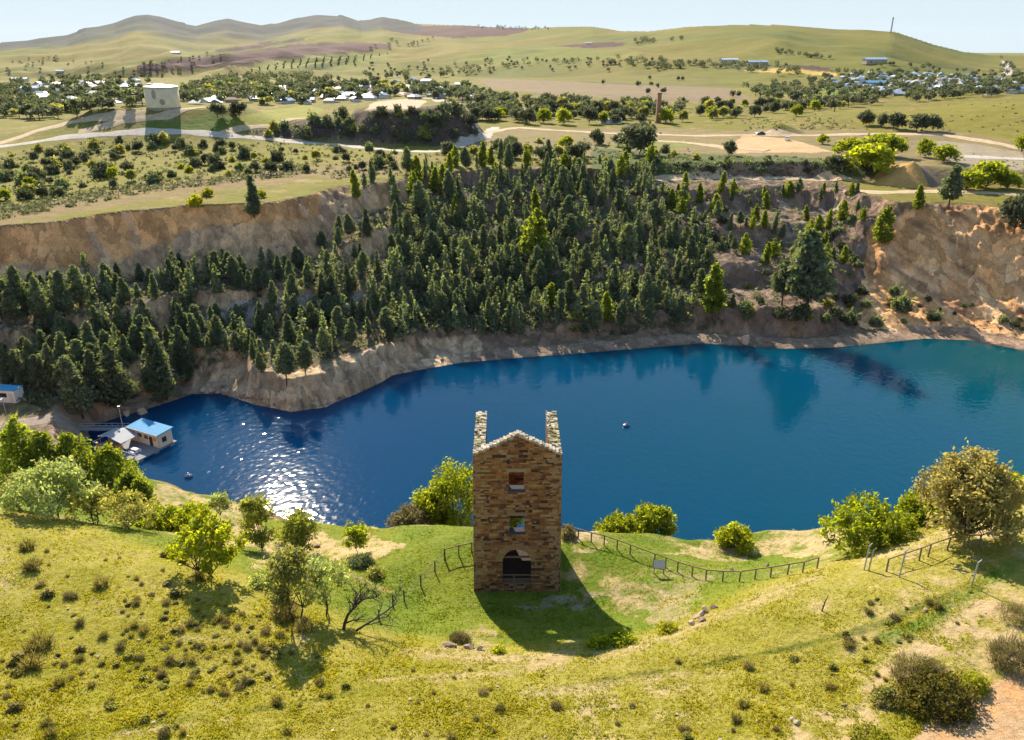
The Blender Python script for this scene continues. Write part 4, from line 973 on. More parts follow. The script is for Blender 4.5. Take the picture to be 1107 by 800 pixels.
C = np.concatenate(C); tag(obj('scrub', leaf_mesh('scrub', C, .5, L_gum, tint(len(C), .35, .15))), 'low dry scrub scattered over the plain and spoil heaps', None, None, 'stuff')
# ---- scattered bushes on the left plain and right plain ----
PLZ = [([(0,165),(130,150),(300,155),(430,165),(430,185),(300,185),(120,205),(0,225)], 76, .6, 2.1, 'bush scattered on the dry plain above the left cliff'),
       ([(270,140),(420,122),(505,118),(515,145),(470,155),(380,150),(290,150)], 40, 1.1, 2.4, 'dark bush on the side of the purple spoil heap'),
       ([(500,155),(680,150),(760,165),(700,175),(520,172)], 10, .5, 1.4, 'bush on the flat ground behind the quarry rim'),
       ([(690,164),(950,175),(950,188),(700,185)], 24, .6, 1.6, 'bush on the green bank behind the terraces')]
for poly, n, s0, s1, lab in PLZ:
    for _ in range(n):
        p = place(*in_tri_poly(poly), 200); t = tag(obj('shrub', SHR[R_.choice((0, 1, 1, 2, 3))], None, p), lab, 'shrub', 'bushes of the plain'); s = R_.uniform(s0, s1); t.scale = (s, s, s*R_.uniform(.9, 1.6)); t.rotation_euler.z = R_.uniform(0, 6)
for px, py, s in ((212,222,1.5), (205,186,1.1), (225,212,1.2), (303,172,1.1), (196,182,.9), (258,182,1.0), (70,200,1.0), (283,213,1.0), (330,172,.8)):
    p = place(px, py, 200); t = tag(obj('wattle_bush', SHR_Y, None, p), 'yellow-leaved bush on the dry plain above the left cliff', 'shrub', 'yellow bushes of the left plain'); t.scale = (s, s, s*1.3)
# ---- gums of the middle distance ----
GUMS = [crown_tree(1700+i, 7., (7.5, 6.5, 8.5, 6.)[i], 1500, .55, 9, L_gum if i < 3 else L_olive, .28, 0, .16, BARK_D, .25, .55, 1, None, 12) for i in range(4)]
GREENS = [crown_tree(1750+i, 7., (8., 9.5)[i], 1700, .52, 10, L_green, .26, 0, .08, BARK_D, .2, .55, 1, None, 12) for i in range(2)]
GL = [(693,167,134,46,'g','large olive-grey tree on the flat ground behind the quarry rim'), (668,158,146,18,'g','dark round bushy tree left of the large olive-grey tree'), (645,156,140,16,'g','dark tree behind the rim left of two round trees'), (788,168,152,16,'g','small dark tree on the dirt yard edge'),
 (570,134,117,20,'g','dark rounded tree in front of the blue-roofed shed'), (936,136,120,20,'g','round dark tree left in the row beside the right dirt road'), (953,137,123,15,'g','second smaller round tree of the row beside the right dirt road'),
 (970,140,122,20,'g','third round tree of the row beside the right dirt road'), (991,142,123,22,'g','wide dark tree of the row beside the right dirt road'), (1008,142,124,18,'g','last dark tree at the right end of the roadside row'),
 (889,156,146,15,'f','small bright green tree at the right corner of the dirt yard'), (915,172,150,34,'f','green tree left of the group behind the orange spoil cone'), (945,168,146,40,'f','tall green tree at the back of the group near the orange spoil cone'), (965,170,147,30,'f','green tree right of the group near the orange spoil cone'),
 (938,188,158,58,'f','wide bright green tree in front of the group near the orange spoil cone'), (905,185,168,26,'g','dark bush-like tree left in front of the bright green group'), (1000,170,152,22,'f','small green tree above the orange spoil cone'), (1019,175,157,30,'f','green tree right of the orange spoil cone'),
 (1044,205,184,36,'f','bright tree left of the three beside the upper right road'), (1066,203,176,44,'f','large bright green tree in the middle of the three beside the upper right road'), (1088,204,186,28,'f','smaller green tree right of the three beside the upper right road'), (1096,252,210,36,'g','large dark green tree on the right end of the orange cliff'), (1104,165,146,18,'f','green tree at the right edge beside the dirt road'),
 (235,127,112,20,'g','brownish tree on the grassy embankment right of the concrete tank'), (258,126,110,20,'g','bare rounded tree on the right end of the tank embankment')]
for px, pb, pt, w, kd, lab in GL:
    p = place(px, pb, 200); h = tree_h(p, pb-pt); i = R_.randrange(3 if kd == 'g' else 2); wd = w*mpp(p); ms = GUMS[i] if kd == 'g' else GREENS[i]
    nat = (7.5, 6.5, 8.5)[i] if kd == 'g' else (8., 9.5)[i]
    plant_tree('gum_tree' if kd == 'g' else 'broadleaf_tree', ms, p, R_.uniform(0, 6), (wd/nat, wd/nat, h/7.), lab, 'tree', None, .1)
ROWZ = [([(490,133),(560,118),(740,122),(740,133),(600,136)], 48, 5, 9, 'rounded green tree in the belt behind the flat ground and brick chimney'), ([(740,131),(760,112),(830,112),(900,122),(830,130)], 32, 5, 8, 'rounded green tree in the belt behind the dirt heaps'), ([(0,172),(130,160),(300,162),(440,170),(440,195),(300,188),(120,205),(0,222)], 46, 2.2, 4.6, 'small rounded tree on the dry plain above the left cliff'), ([(465,172),(560,160),(650,162),(690,172),(560,178)], 16, 4, 7, 'bright rounded tree at the grassy top of the pine stand')]
for poly, n, h0, h1, lab in ROWZ:
    for _ in range(n):
        p = place(*in_tri_poly(poly), 200); h = R_.uniform(h0, h1); s = h/7.
        ms = R_.choice(GUMS+GREENS[:1]); plant_tree('gum_tree', ms, p, R_.uniform(0, 6), (s, s, s), lab, 'tree', 'rounded trees of the plain', .1)
# ---- the town's trees: far away, one small mesh each ----
def far_tree_mesh(seed, h, w, mat, n=170, leaf=1.0, tall=False):
    global rng; keep = rng; rng = np.random.default_rng(seed)
    L = [(rng.normal(0, w*.16), rng.normal(0, w*.16), h*rng.uniform(.45, .78), w*.30, w*.30, h*.22) for _ in range(6)]
    C = lobes_points(L, n); V, Fq, c = leaf_quads(C, leaf, tint(n, .3, .1)); tb = MB(); tb.tube([(0,0,-.5), (0,0,h*.55)], [h*.03, h*.02], 5)
    k = len(V); V = np.vstack([V, np.array(tb.v)]); c = np.vstack([c, np.ones((len(tb.v), 3))])
    F4 = np.vstack([Fq, np.array([f for f in tb.f if len(f) == 4])+k])
    o = mesh_np('gum_tree', V, F4, [mat, BARK_D], None, c, False, [0]*len(Fq)+[1]*(len(F4)-len(Fq))); me = o.data; bpy.data.objects.remove(o); rng = keep; return me
FT = [far_tree_mesh(2000+i, 7, (6, 7.5, 5, 8)[i], (L_gum, L_gum, L_pine, L_gum)[i]) for i in range(4)]; FTG = far_tree_mesh(2010, 6, 7, L_olive)
TZ = [([(0,128),(0,92),(60,82),(150,88),(155,116),(60,130)], 80, 6, 9, 'dark tree among the houses left of the concrete tank'),
 ([(195,114),(200,95),(280,82),(345,82),(345,88),(290,92),(262,108)], 60, 7, 11, 'dark tree in the wooded belt right of the concrete tank'),
 ([(262,118),(290,96),(345,84),(420,92),(500,98),(560,112),(555,124),(500,112),(440,104),(400,108),(330,112)], 100, 6, 11, 'dark tree among the houses behind the purple spoil heap'),
 ([(400,80),(440,72),(480,76),(470,90),(420,90)], 14, 6, 10, 'dark tall tree on the green paddock above the town'),
 ([(470,86),(480,72),(560,67),(690,63),(740,70),(735,76),(690,70),(560,74)], 60, 8, 13, 'dark tree in the line along the top of the brown rise'),
 ([(600,90),(730,82),(790,98),(720,104)], 10, 4, 6, 'single dark tree dotted over the brown rise'),
 ([(800,98),(840,88),(880,104),(930,112),(900,122),(830,110)], 44, 7, 11, 'dark tree on the slope below the right town'),
 ([(870,86),(960,70),(1060,76),(1107,80),(1107,102),(1000,110),(920,116),(860,92)], 150, 5, 9, 'dark tree among the houses of the right town'),
 ([(735,70),(800,66),(870,76),(860,84),(800,78)], 34, 8, 12, 'dark tree beside the golden field'),
 ([(150,70),(230,58),(240,62),(160,74)], 14, 6, 11, 'dark tree by the farm above the ploughed field'),
 ([(395,54),(420,42),(470,42),(455,50)], 20, 8, 13, 'dark tree in the clump between two ploughed fields'), ([(515,28.5),(595,31),(593,34),(520,31)], 22, 9, 14, 'dark tree in the windbreak along the top ploughed field'),
 ([(0,75),(60,62),(75,62),(10,80)], 14, 8, 12, 'dark tree of the line climbing the left hills'), ([(680,44),(740,42),(742,46),(690,50)], 22, 9, 13, 'dark tree in the line on the middle ridge'), ([(840,55),(900,63),(898,65),(838,58)], 18, 6, 9, 'dark tree in the hedge line across the right hill'), ([(1080,62),(1107,80),(1070,82)], 14, 7, 10, 'dark tree beside the far right road')]
_ft = []
for poly, n, h0, h1, lab in TZ:
    for _ in range(n):
        p = place(*in_tri_poly(poly), 300); h = R_.uniform(h0, h1); _ft.append((h/mpp(p), p, h, lab))
for row in range(6):           # orchard rows
    for k in range(13):
        p = place(272+row*9+k*8.5+R_.uniform(-1, 1), 76-row*2.2-k*.55, 300); _ft.append((3.2/mpp(p), p, 3.4, 'small tree in the orchard rows beside the ploughed field'))
_ft.sort(key=lambda a: -a[0]); rest = []
for i, (s, p, h, lab) in enumerate(_ft):
    if i < 140:
        t = tag(obj('gum_tree', R_.choice(FT+FT+[FTG]), None, p), lab, 'tree', 'trees of the town and far fields'); k = h/7.; t.scale = (k*R_.uniform(.9, 1.3), k*R_.uniform(.9, 1.3), k); t.rotation_euler.z = R_.uniform(0, 6)
    else: rest.append((p, h))
for poly, n_, h0, h1 in (([(370,70),(560,62),(740,66),(740,78),(560,78),(400,92)], 70, 5, 8), ([(0,100),(150,66),(240,60),(150,96),(0,112)], 60, 5, 8), ([(0,128),(0,90),(60,80),(150,86),(155,114),(60,128)], 90, 5, 8), ([(195,114),(200,93),(290,80),(345,80),(345,92),(262,112)], 90, 6, 11), ([(270,116),(290,96),(420,90),(500,96),(560,110),(555,122),(500,112),(440,104),(330,112)], 110, 4, 8), ([(740,112),(830,100),(930,108),(1000,108),(1107,102),(1107,84),(960,76),(870,88),(830,94)], 170, 5, 8), ([(480,126),(560,110),(740,114),(740,128),(560,130)], 90, 5, 9), ([(0,66),(70,60),(150,70),(60,78),(0,80)], 16, 6, 10), ([(560,66),(740,68),(870,72),(860,78),(700,74)], 40, 6, 10)):
    for _ in range(n_): p = place(*in_tri_poly(poly), 300); rest.append((p, R_.uniform(h0, h1)))
C = []; hs = []
for p, h in rest:
    w = h*.5; n = 70; d = rng.normal(size=(n,3)); d /= np.linalg.norm(d, axis=1)[:,None]; C.append(np.array(p)+np.array([0,0,h*.55])+d*np.array([w, w, h*.42])*rng.uniform(.4, 1, (n,1)))
C = np.concatenate(C); me = leaf_mesh('distant_woodland', C, 1.45, L_gum, tint(len(C), .3, .1)); tag(obj('distant_woodland', me), 'far-off dark trees of the hills and town edges', None, None, 'stuff')
# ------------------------------------------------------------------ roads
def ribbon(name, pts, w, mat, lift, n=None):
    P = [hit(*q) for q in pts]; L = []
    for a, b in zip(P, P[1:]):
        k = max(2, int((b-a).length/1.5)); L += [a.lerp(b, i/k) for i in range(k)]
    L.append(P[-1])
    for _ in range(6): L = [L[0]]+[(L[i-1]+L[i]*2+L[i+1])/4 for i in range(1, len(L)-1)]+[L[-1]]
    V = []; Fq = []
    for i, p in enumerate(L):
        d = (L[min(i+1, len(L)-1)]-L[max(i-1, 0)]); d.z = 0; d.normalize(); s = Vector((-d.y, d.x, 0)); ww = w*(1+.18*math.sin(i*.31)+.12*math.sin(i*.83+1))
        for j in range(5):
            q = p+s*ww*(j/4-.5); V.append((q.x, q.y, ground(q.x, q.y)+lift*(1 if 0 < j < 4 else .4)))
    for i in range(len(L)-1):
        for j in range(4): Fq.append([i*5+j, i*5+j+1, i*5+j+6, i*5+j+5])
    o = mesh_np(name, V, np.array(Fq), mat, smooth=True)
    if o.data.polygons[0].normal.z < 0: o.data.flip_normals()
    return tag(o, kind='structure')
RD_PALE = simple('pale_gravel', (.42,.37,.32), .95, .2, .6, .3); RD_TAN = simple('tan_dirt', (.44,.32,.20), .95, .25, .5, .3)
ribbon('gravel_road', [(-40,162),(0,158.5),(60,149.5),(120,145),(200,143),(240,146),(300,151),(370,156.5),(430,163),(475,164),(506,154),(520,143),(536,137.5)], 5.5, RD_PALE, .14)
ribbon('dirt_track', [(-40,158),(0,155),(40,141),(90,129),(130,125),(158,122)], 7, RD_TAN, .14); ribbon('dirt_track', [(85,143),(130,132),(180,126),(222,116)], 5.5, RD_TAN, .22)
ribbon('dirt_track', [(240,145),(262,138),(300,134),(345,127)], 4.5, RD_TAN, .2)
ribbon('dirt_road', [(520,139),(560,138),(600,141),(700,145),(760,147),(820,146),(880,146.5),(937,145),(985,145),(1018,145.5),(1060,152),(1107,161),(1150,168)], 7, RD_TAN, .16)
ribbon('dirt_track', [(690,193),(760,191),(850,192),(900,194.5),(930,196)], 5, RD_TAN, .16); ribbon('dirt_road', [(905,212),(935,208),(1000,207),(1060,208),(1107,211),(1160,214)], 6, RD_TAN, .16)
ribbon('dirt_track', [(700,152),(740,154),(790,160),(830,163)], 6, RD_TAN, .2)
ribbon('gravel_road', [(1020,168),(1060,170),(1107,172)], 7, RD_PALE, .16)
ribbon('town_road', [(428,99),(450,105),(475,108),(486,112)], 9, RD_PALE, .3); ribbon('town_road', [(1088,82),(1090,76),(1087,70),(1084,66)], 14, RD_PALE, .6)
ribbon('shelf_track', [(-10,462),(40,455),(75,462),(96,470)], 4, simple('shaded_shelf_dirt', (.24,.19,.155), .95, .25, .8, .3), .1)  # tan dirt darkened so its colour carries the shade over the shelf
# ------------------------------------------------------------------ town houses
WALLS = [simple('painted_wall_white', (.60,.59,.56), .7, .08), simple('painted_wall_cream', (.62,.55,.42), .7, .08), simple('brick_wall', (.30,.17,.12), .85, .15), simple('stone_wall', (.40,.33,.25), .85, .15)]
ROOFS = [simple('white_roof', (.52,.55,.59), .45, .06), simple('pale_blue_roof', (.30,.41,.56), .4, .08), simple('blue_roof', (.10,.28,.55), .4, .1), simple('grey_roof', (.35,.36,.38), .5, .1), simple('rust_red_roof', (.28,.12,.09), .7, .2), simple('galvanised_roof', (.38,.41,.46), .35, .08)]
GLASS = simple('window_glass', (.03,.035,.04), .12, .2, 3, 0, 0, .6)
def house_meshes(lx, ly, hh, rise, hip, veranda):
    w = MB(); w.box(0, 0, -1.0, lx, ly, hh+1.0)
    if not hip: w.hexa([(-lx/2+.02,-ly/2+.02,hh+.001),(lx/2-.02,-ly/2+.02,hh+.001),(lx/2-.02,ly/2-.02,hh+.001),(-lx/2+.02,ly/2-.02,hh+.001),(-lx/2+.03,-.03,hh+rise-.1),(lx/2-.03,-.03,hh+rise-.1),(lx/2-.03,.03,hh+rise-.1),(-lx/2+.03,.03,hh+rise-.1)])
    r = MB(); e = .5; ix = lx/2-ly*.42 if hip else lx/2+e
    a = [(-lx/2-e,-ly/2-e,hh-.12),(lx/2+e,-ly/2-e,hh-.12),(lx/2+e,ly/2+e,hh-.12),(-lx/2-e,ly/2+e,hh-.12)]; t = [(-ix,0,hh+rise),(ix,0,hh+rise)]
    for dz in (0, .16):
        b = r.addv([(x, y, z+dz) for x, y, z in a+t]); q = [[b,b+1,b+5,b+4],[b+2,b+3,b+4,b+5],[b+1,b+2,b+5],[b+3,b,b+4]]
        r.f += q if dz else [f[::-1] for f in q]
    if veranda: r.hexa([(-lx/2,-ly/2-2.6,hh-.55),(lx/2,-ly/2-2.6,hh-.55),(lx/2,-ly/2-.52,hh-.18),(-lx/2,-ly/2-.52,hh-.18),(-lx/2,-ly/2-2.6,hh-.5),(lx/2,-ly/2-2.6,hh-.5),(lx/2,-ly/2-.52,hh-.13),(-lx/2,-ly/2-.52,hh-.13)])
    g = MB()
    for x in (-lx*.28, lx*.28): g.box(x, -ly/2-.03, 1.0, 1.6, .08, 1.2)
    g2 = MB(); g2.box(0, -ly/2-.03, 0, 1.0, .08, 2.1)
    return w, r, g, g2
def house_variants():
    out = []
    for (lx, ly, hh, rise, hip, ver) in ((13,9,2.9,2.4,True,False), (15,8,2.9,2.1,False,True), (10,8,2.8,2.2,False,False), (18,10,3.2,2.2,True,True), (24,11,4.2,1.8,False,False)):
        w, r, g, g2 = house_meshes(lx, ly, hh, rise, hip, ver)
        for wi in (0, 1, 3): out.append((w.data('wall', WALLS[wi]), [r.data('roof', ROOFS[k]) for k in range(6)], g.data('window', GLASS), g2.data('door', WALLS[2]), wi))
    return out
HV = house_variants(); RN = ['white', 'pale blue', 'blue', 'grey', 'rust red', 'silvery']
def house(p, v, ri, rz, s, lab, nm='house', grp='houses of the town', small=True):
    w, r, g, d, wi = HV[v]; t = thing(nm, lab, 'house', p, rz, grp, s)
    obj('wall', w, t); obj('roof', r[ri], t)
    if not small: obj('window', g, t); obj('door', d, t)
    return t
HZ = [([(30,122),(40,92),(150,88),(152,116)], 40, 'left of the concrete tank'), ([(205,116),(285,92),(285,110)], 16, 'right of the concrete tank'), ([(285,114),(300,98),(350,90),(420,98),(420,106),(395,110),(330,113)], 54, 'behind the grassy embankment and spoil heap'),
      ([(420,106),(430,86),(500,90),(555,108),(545,114),(490,108)], 22, 'behind the tan yard on the spoil heap'), ([(880,92),(930,78),(1050,80),(1060,96),(970,104)], 118, 'in the crowded right town'), ([(1050,80),(1107,84),(1107,104),(1050,102)], 18, 'at the right edge of the town')]
for poly, n, wh in HZ:
    k = 0; tr = 0
    while k < n and tr < 2000:
        tr += 1; p = place(*in_tri_poly(poly), 470)
        if not free(p, 11): continue
        v = R_.randrange(12); ri = R_.choices(range(6), (5,4,1,3,2,4))[0]
        house(p, v, ri, R_.uniform(-.5, .5)+(0 if R_.random() < .6 else PI/2), R_.uniform(.58, .76), f'{["white","cream","stone"][v % 3]} house with {RN[ri]} roof {wh}'); k += 1
for px, py, v, ri, s, rz, lab in ((945, 68.5, 14, 1, 2.2, .1, 'long pale blue shed alone at the foot of the right hill'), (943, 94, 14, 2, 1.7, .05, 'large bright blue roofed shed at the front of the right town'), (930, 110, 13, 1, 1.1, .2, 'low pale blue roofed building below the right town among trees'),
   (555, 124, 13, 1, .9, .1, 'blue-roofed shed among trees behind the dark rounded tree'), (506, 107, 12, 0, .8, .1, 'white building beside the town road end'), (480, 98, 12, 0, 1.0, -.1, 'long white building left of the wooded belt'), (190, 58, 12, 1, 1.6, .1, 'farm shed with pale blue roof above the ploughed field'), (636, 48, 12, 0, 1.2, 0, 'tiny white farm building alone on the middle ridge'),
   (788, 68, 13, 0, 2.0, .2, 'long white building left of the golden field'), (818, 71, 14, 1, 2.2, .1, 'long bluish shed behind the golden field'), (40, 100, 12, 1, 1.4, .2, 'long pale blue roofed building in the left fields'), (65, 78, 12, 1, 1.4, .2, 'blue shed higher up in the left fields'), (22, 88, 12, 0, 1.0, .2, 'small white shed on the left fields'),
   (660, 133.5, 12, 0, .8, 0, 'low white shed in front of the green tree belt left of the chimney'), (1098, 100, 13, 2, 1.2, .1, 'blue building at the right edge beneath the town')):
    house(place(px, py, 300), v, ri, rz, s*.62, lab, 'shed', 'sheds and long buildings', False)
# ------------------------------------------------------------------ concrete tank
CONC = simple('tank_concrete', (.72,.58,.37), .85, .12, .35, .2); STAIN = simple('dark_stain', (.33,.28,.23), .9, .3, .8); METAL = simple('grey_metal', (.45,.48,.52), .45, .1, 2, 0, .5)
p = place(173, 118, 300); m_ = mpp(p); rad = 17.5*m_; hh = tree_h(p, 23)
T = thing('concrete_tank', 'big round cream concrete tank with dark streaks on the grassy mound', 'tank', (p.x, p.y+rad*.6, p.z-.5), math.atan2(-p.x, p.y))
t = MB(); t.lathe([(rad*1.01,-3),(rad,0),(rad*.995,hh)], sides=40); t.build('wall', CONC, T, True)
t = MB(); t.lathe([(rad*1.02,hh+.01),(rad*1.02,hh+.35),(rad*.9,hh+.6),(rad*.02,hh+1.4)], sides=40); t.build('roof', METAL, T)
def tank_patch(a0, a1, z0, z1, nm):
    t = MB(); P = []; n = 10
    for k in range(n+1):
        a = a0+(a1-a0)*k/n; f = .2+.8*math.sin(PI*(k+.3)/(n+.6))
        for z in (z0+(z1-z0)*(.5-.5*f)*.8, z1-(z1-z0)*(.5-.5*f)): P.append((math.sin(a)*rad*1.004, -math.cos(a)*rad*1.004, z))
    b = t.addv(P); t.f = [[b+2*k, b+2*k+2, b+2*k+3, b+2*k+1] for k in range(n)]; t.build(nm, STAIN, T)
tank_patch(-.62, -.36, hh*.50, hh*.93, 'stain'); tank_patch(-.2, .12, hh*.25, hh*.52, 'stain'); t = MB(); t.lathe([(rad*1.012,-.5),(rad*1.012,hh*.13)], sides=40); t.build('plinth', STAIN, T)
t = MB(); t.box(-rad*.62, rad*.1, hh+.45, 1.6, 1.6, 1.2); t.box(-rad*.1, 0, hh+.9, 4, 1.6, .7); t.build('roof_plant', METAL, T)
# ------------------------------------------------------------------ brick chimney
p = place(711, 133, 300); h = tree_h(p, 31); w = 5.0*mpp(p)
T = thing('brick_chimney', 'tall lone square brick chimney stack on the plain behind the quarry', 'chimney', p); BR = simple('chimney_brick', (.33,.17,.11), .9, .25, 2.5, .4)
t = MB(); t.hexa([(-w*.5,-w*.5,-.5),(w*.5,-w*.5,-.5),(w*.5,w*.5,-.5),(-w*.5,w*.5,-.5),(-w*.40,-w*.40,h*.95),(w*.40,-w*.40,h*.95),(w*.40,w*.40,h*.95),(-w*.40,w*.40,h*.95)]); t.build('shaft', BR, T)
t = MB(); t.box(0,0,h*.95+.002,w*.95,w*.95,h*.02); t.box(0,0,h*.97+.004,w*.82,w*.82,h*.03); t.build('crown_cap', BR, T); t = MB(); t.box(0,0,-.4,w*1.3,w*1.3,h*.10); t.build('plinth', BR, T)
# ------------------------------------------------------------------ mast on the hill
p = place(963, 35.5, 1200); h = tree_h(p, 16); t = MB(); LATT = simple('mast_steel', (.16,.17,.19), .6, .1, 1, 0, .3)
T = thing('radio_mast', 'tall thin lattice radio mast on top of the right hill', 'mast', p)
for a in range(3):
    x, y = math.cos(a*2.094), math.sin(a*2.094); t.tube([(x*h*.05, y*h*.05, -3), (x*h*.02, y*h*.02, h*.95)], h*.012, 5)
    for k in range(8):
        z0, z1 = h*.95*k/8, h*.95*(k+1)/8; r0, r1 = h*(.05-.03*k/8), h*(.05-.03*(k+1)/8); b = (a+1)*2.094
        t.tube([(x*r0, y*r0, z0), (math.cos(b)*r1, math.sin(b)*r1, z1)], h*.006, 4)
t.build('lattice', LATT, T); t = MB(); t.tube([(0,0,h*.9),(0,0,h*1.05)], h*.008, 5); t.box(0,0,h*.86,h*.09,h*.09,h*.05); t.build('antenna', LATT, T)
# ------------------------------------------------------------------ cars on the dirt yard
def car(px, py, col, lab, rz):
    p = place(px, py, 200); body = NT(col[0]); body.set(col[1], .3, None, .5); T = thing('parked_car', lab, 'car', (p.x, p.y, p.z+.12), rz)
    pr = [(-2.15,.35),(-2.2,.8),(-1.95,1.0),(-1.2,1.05),(-.55,1.5),(.9,1.55),(1.55,1.08),(2.1,.98),(2.2,.6),(2.15,.35)]
    t = MB(); t.prism(pr, -.85, .85); t.build('body', body.m, T)
    t = MB(); t.prism([(-1.08,1.06),(-.5,1.44),(.85,1.48),(1.38,1.08)], -.86, .86); t.build('side_window', GLASS, T)
    t = MB(); t.hexa([(-1.22,-.75,1.04),(-1.18,-.75,1.04),(-1.18,.75,1.04),(-1.22,.75,1.04),(-.62,-.7,1.5),(-.58,-.7,1.47),(-.58,.7,1.47),(-.62,.7,1.5)]); t.build('windscreen', GLASS, T)
    ty = simple('tyre_rubber', (.02,.02,.02), .9, .1)
    for x in (-1.35, 1.35):
        for y in (-.82, .82):
            t = MB(); t.tube([(x, y-.11, .33), (x, y+.11, .33)], .34, 14); t.build('wheel', ty, T)
car(822, 146, ('dark_blue_paint', (.01,.03,.12)), 'dark blue car parked on the dirt yard beside the road', .15); car(851, 152, ('white_car_paint', (.75,.76,.78)), 'white car parked on the orange dirt yard', 1.2)
# ------------------------------------------------------------------ white site cabin with a lamp post on the left shelf
WH = simple('white_cladding', (.74,.76,.78), .5, .05); BLUE = simple('sky_blue_roofing', (.06,.30,.55), .7, .10, 1.2); DECK = simple('grey_deck', (.18,.19,.22), .8, .2, 2.); CREAM = simple('cream_cladding', (.66,.58,.47), .6, .07, 2.); ORNG = simple('orange_plastic', (.62,.26,.02), .5, .15); STEEL = simple('galvanised_steel', (.34,.37,.41), .5, .15, 2, 0, .5); GREYR = simple('grey_sheet_roof', (.27,.29,.33), .7, .08, 1.0)
px_ = place(6, 432, 100); T = thing('site_cabin', 'white portable cabin with dark window on the shelf at the left edge', 'cabin', (px_.x, px_.y, px_.z), math.radians(-8))
t = MB(); t.box(0,0,-1.0,7.0,2.6,3.7); t.build('wall', WH, T); t = MB(); t.box(0,0,2.701,7.2,2.8,.14); t.build('roof', BLUE, T)
t = MB(); t.box(.9,-1.31,1.2,1.6,.06,.9); t.build('window', GLASS, T); t = MB(); t.box(2.6,-1.31,.1,.9,.06,2.0); t.build('door', CREAM, T)
p = place(8, 452, 100); T = thing('lamp_post', 'thin grey lamp post beside the white cabin', 'lamp post', p); t = MB(); t.tube([(0,0,-.3),(0,0,4.2)], [.07,.05], 8); t.build('pole', STEEL, T); t = MB(); t.box(.0,-.3,4.15,.24,.7,.14); t.build('lamp_head', STEEL, T)
# ------------------------------------------------------------------ pontoon with cabin and shelter
cx, cy = at_z(147, 483, WATER); rz = math.radians(-27)
T = thing('pontoon', 'moored grey pontoon deck with cream blue-roofed cabin and grey-roofed shelter', 'pontoon', (cx, cy, WATER), rz)
T.scale = (1.1, 1.1, 1.05); DL, DW = 11.5, 8.6
t = MB(); t.box(0,0,.42,DL,DW,.22); t.build('deck', DECK, T)
for y in (-3.4, 0, 3.4): t = MB(); t.tube([(-DL/2+.2,y,.12),(DL/2-.2,y,.12)], .42, 12); t.build('float', STEEL, T)
t = MB(); t.box(1.6,2.3,.642,7.6,3.0,2.7); cab = t.build('cabin', CREAM, T)
t = MB(); t.hexa([(-2.5,.5,3.345),(5.7,.5,3.345),(5.7,4.1,3.55),(-2.5,4.1,3.55),(-2.5,.5,3.46),(5.7,.5,3.46),(5.7,4.1,3.66),(-2.5,4.1,3.66)])
for k in range(21): x = -2.4+k*.4; t.hexa([(x-.05,.52,3.461),(x+.05,.52,3.461),(x+.05,4.08,3.659),(x-.05,4.08,3.659),(x-.03,.52,3.51),(x+.03,.52,3.51),(x+.03,4.08,3.71),(x-.03,4.08,3.71)])
t.build('roof', BLUE, cab)
t = MB(); t.tube([(-2.5,.46,3.36),(5.7,.46,3.36)], .07, 6); t.tube([(5.55,.55,3.3),(5.55,.72,.7)], .05, 6); t.build('gutter', STEEL, cab)
for x in (-1.2, .6, 2.2): t = MB(); t.box(x,.78,1.9,1.0,.07,.75); t.build('window', GLASS, cab)
t = MB(); t.box(3.4,.78,.66,.8,.07,1.95); t.build('door', GLASS, cab); t = MB(); t.box(5.42,2.0,1.5,.07,.9,1.0); t.build('window', GLASS, cab)
sh = MB(); sh.hexa([(-5.2,-3.4,2.55),(-2.5,-3.4,3.2),(-2.5,.4,3.2),(-5.2,.4,2.55),(-5.2,-3.4,2.63),(-2.5,-3.4,3.28),(-2.5,.4,3.28),(-5.2,.4,2.63)]); sh.hexa([(-2.498,-3.4,3.2),(.9,-3.4,2.5),(.9,.4,2.5),(-2.498,.4,3.2),(-2.498,-3.4,3.28),(.9,-3.4,2.58),(.9,.4,2.58),(-2.498,.4,3.28)])
shr = sh.build('shelter_roof', GREYR, T)
for x, y, z in ((-5,-3.2,2.6), (-5,.2,2.6), (.7,-3.2,2.5), (.7,.2,2.5), (-2.5,-3.2,3.2)): t = MB(); t.tube([(x,y,.6),(x,y,z)], .06, 6); t.build('post', STEEL, shr)
t = MB(); t.tube([(-DL/2,-DW/2+.1,1.7),(DL/2,-DW/2+.1,1.7)], .035, 5); [t.tube([(x,-DW/2+.1,.6),(x,-DW/2+.1,1.7)], .03, 5) for x in np.linspace(-DL/2+.1, -1, 5)]; t.tube([(-DL/2+.1,-DW/2+.1,1.7),(-DL/2+.1,DW/2-.1,1.7)], .035, 5); t.build('handrail', STEEL, T)
M_p = Matrix.Translation((cx, cy, WATER)) @ Matrix.Rotation(rz, 4, 'Z') @ Matrix.Diagonal((1.1, 1.1, 1.05, 1))
def on_deck(x, y, z=.64): return M_p @ Vector((x, y, z))
for k, (x, y, lab) in enumerate(((-3.6,-2.6,'orange barrel pair under the left of the grey shelter roof'), (-.5,-3.0,'orange life jackets hanging at the corner of the grey shelter'), (-5.0,-3.9,'orange post-like drum at the outer left corner of the pontoon'))):
    o = thing('orange_drum', lab, 'drum', on_deck(x, y), 0)
    for dx in ((-.35, .35) if k < 2 else (0,)):
        t = MB(); t.lathe([(.26,0),(.3,.1),(.28,.5),(.3,.9),(.22,1.05)], dx, 0, 14); t.build('barrel', ORNG, o)
o = thing('white_table', 'white table with bench on the open pontoon deck', 'table', on_deck(2.6,-2.2), rz); t = MB(); t.box(0,0,.72,1.6,.8,.06); t.build('table_top', WH, o)
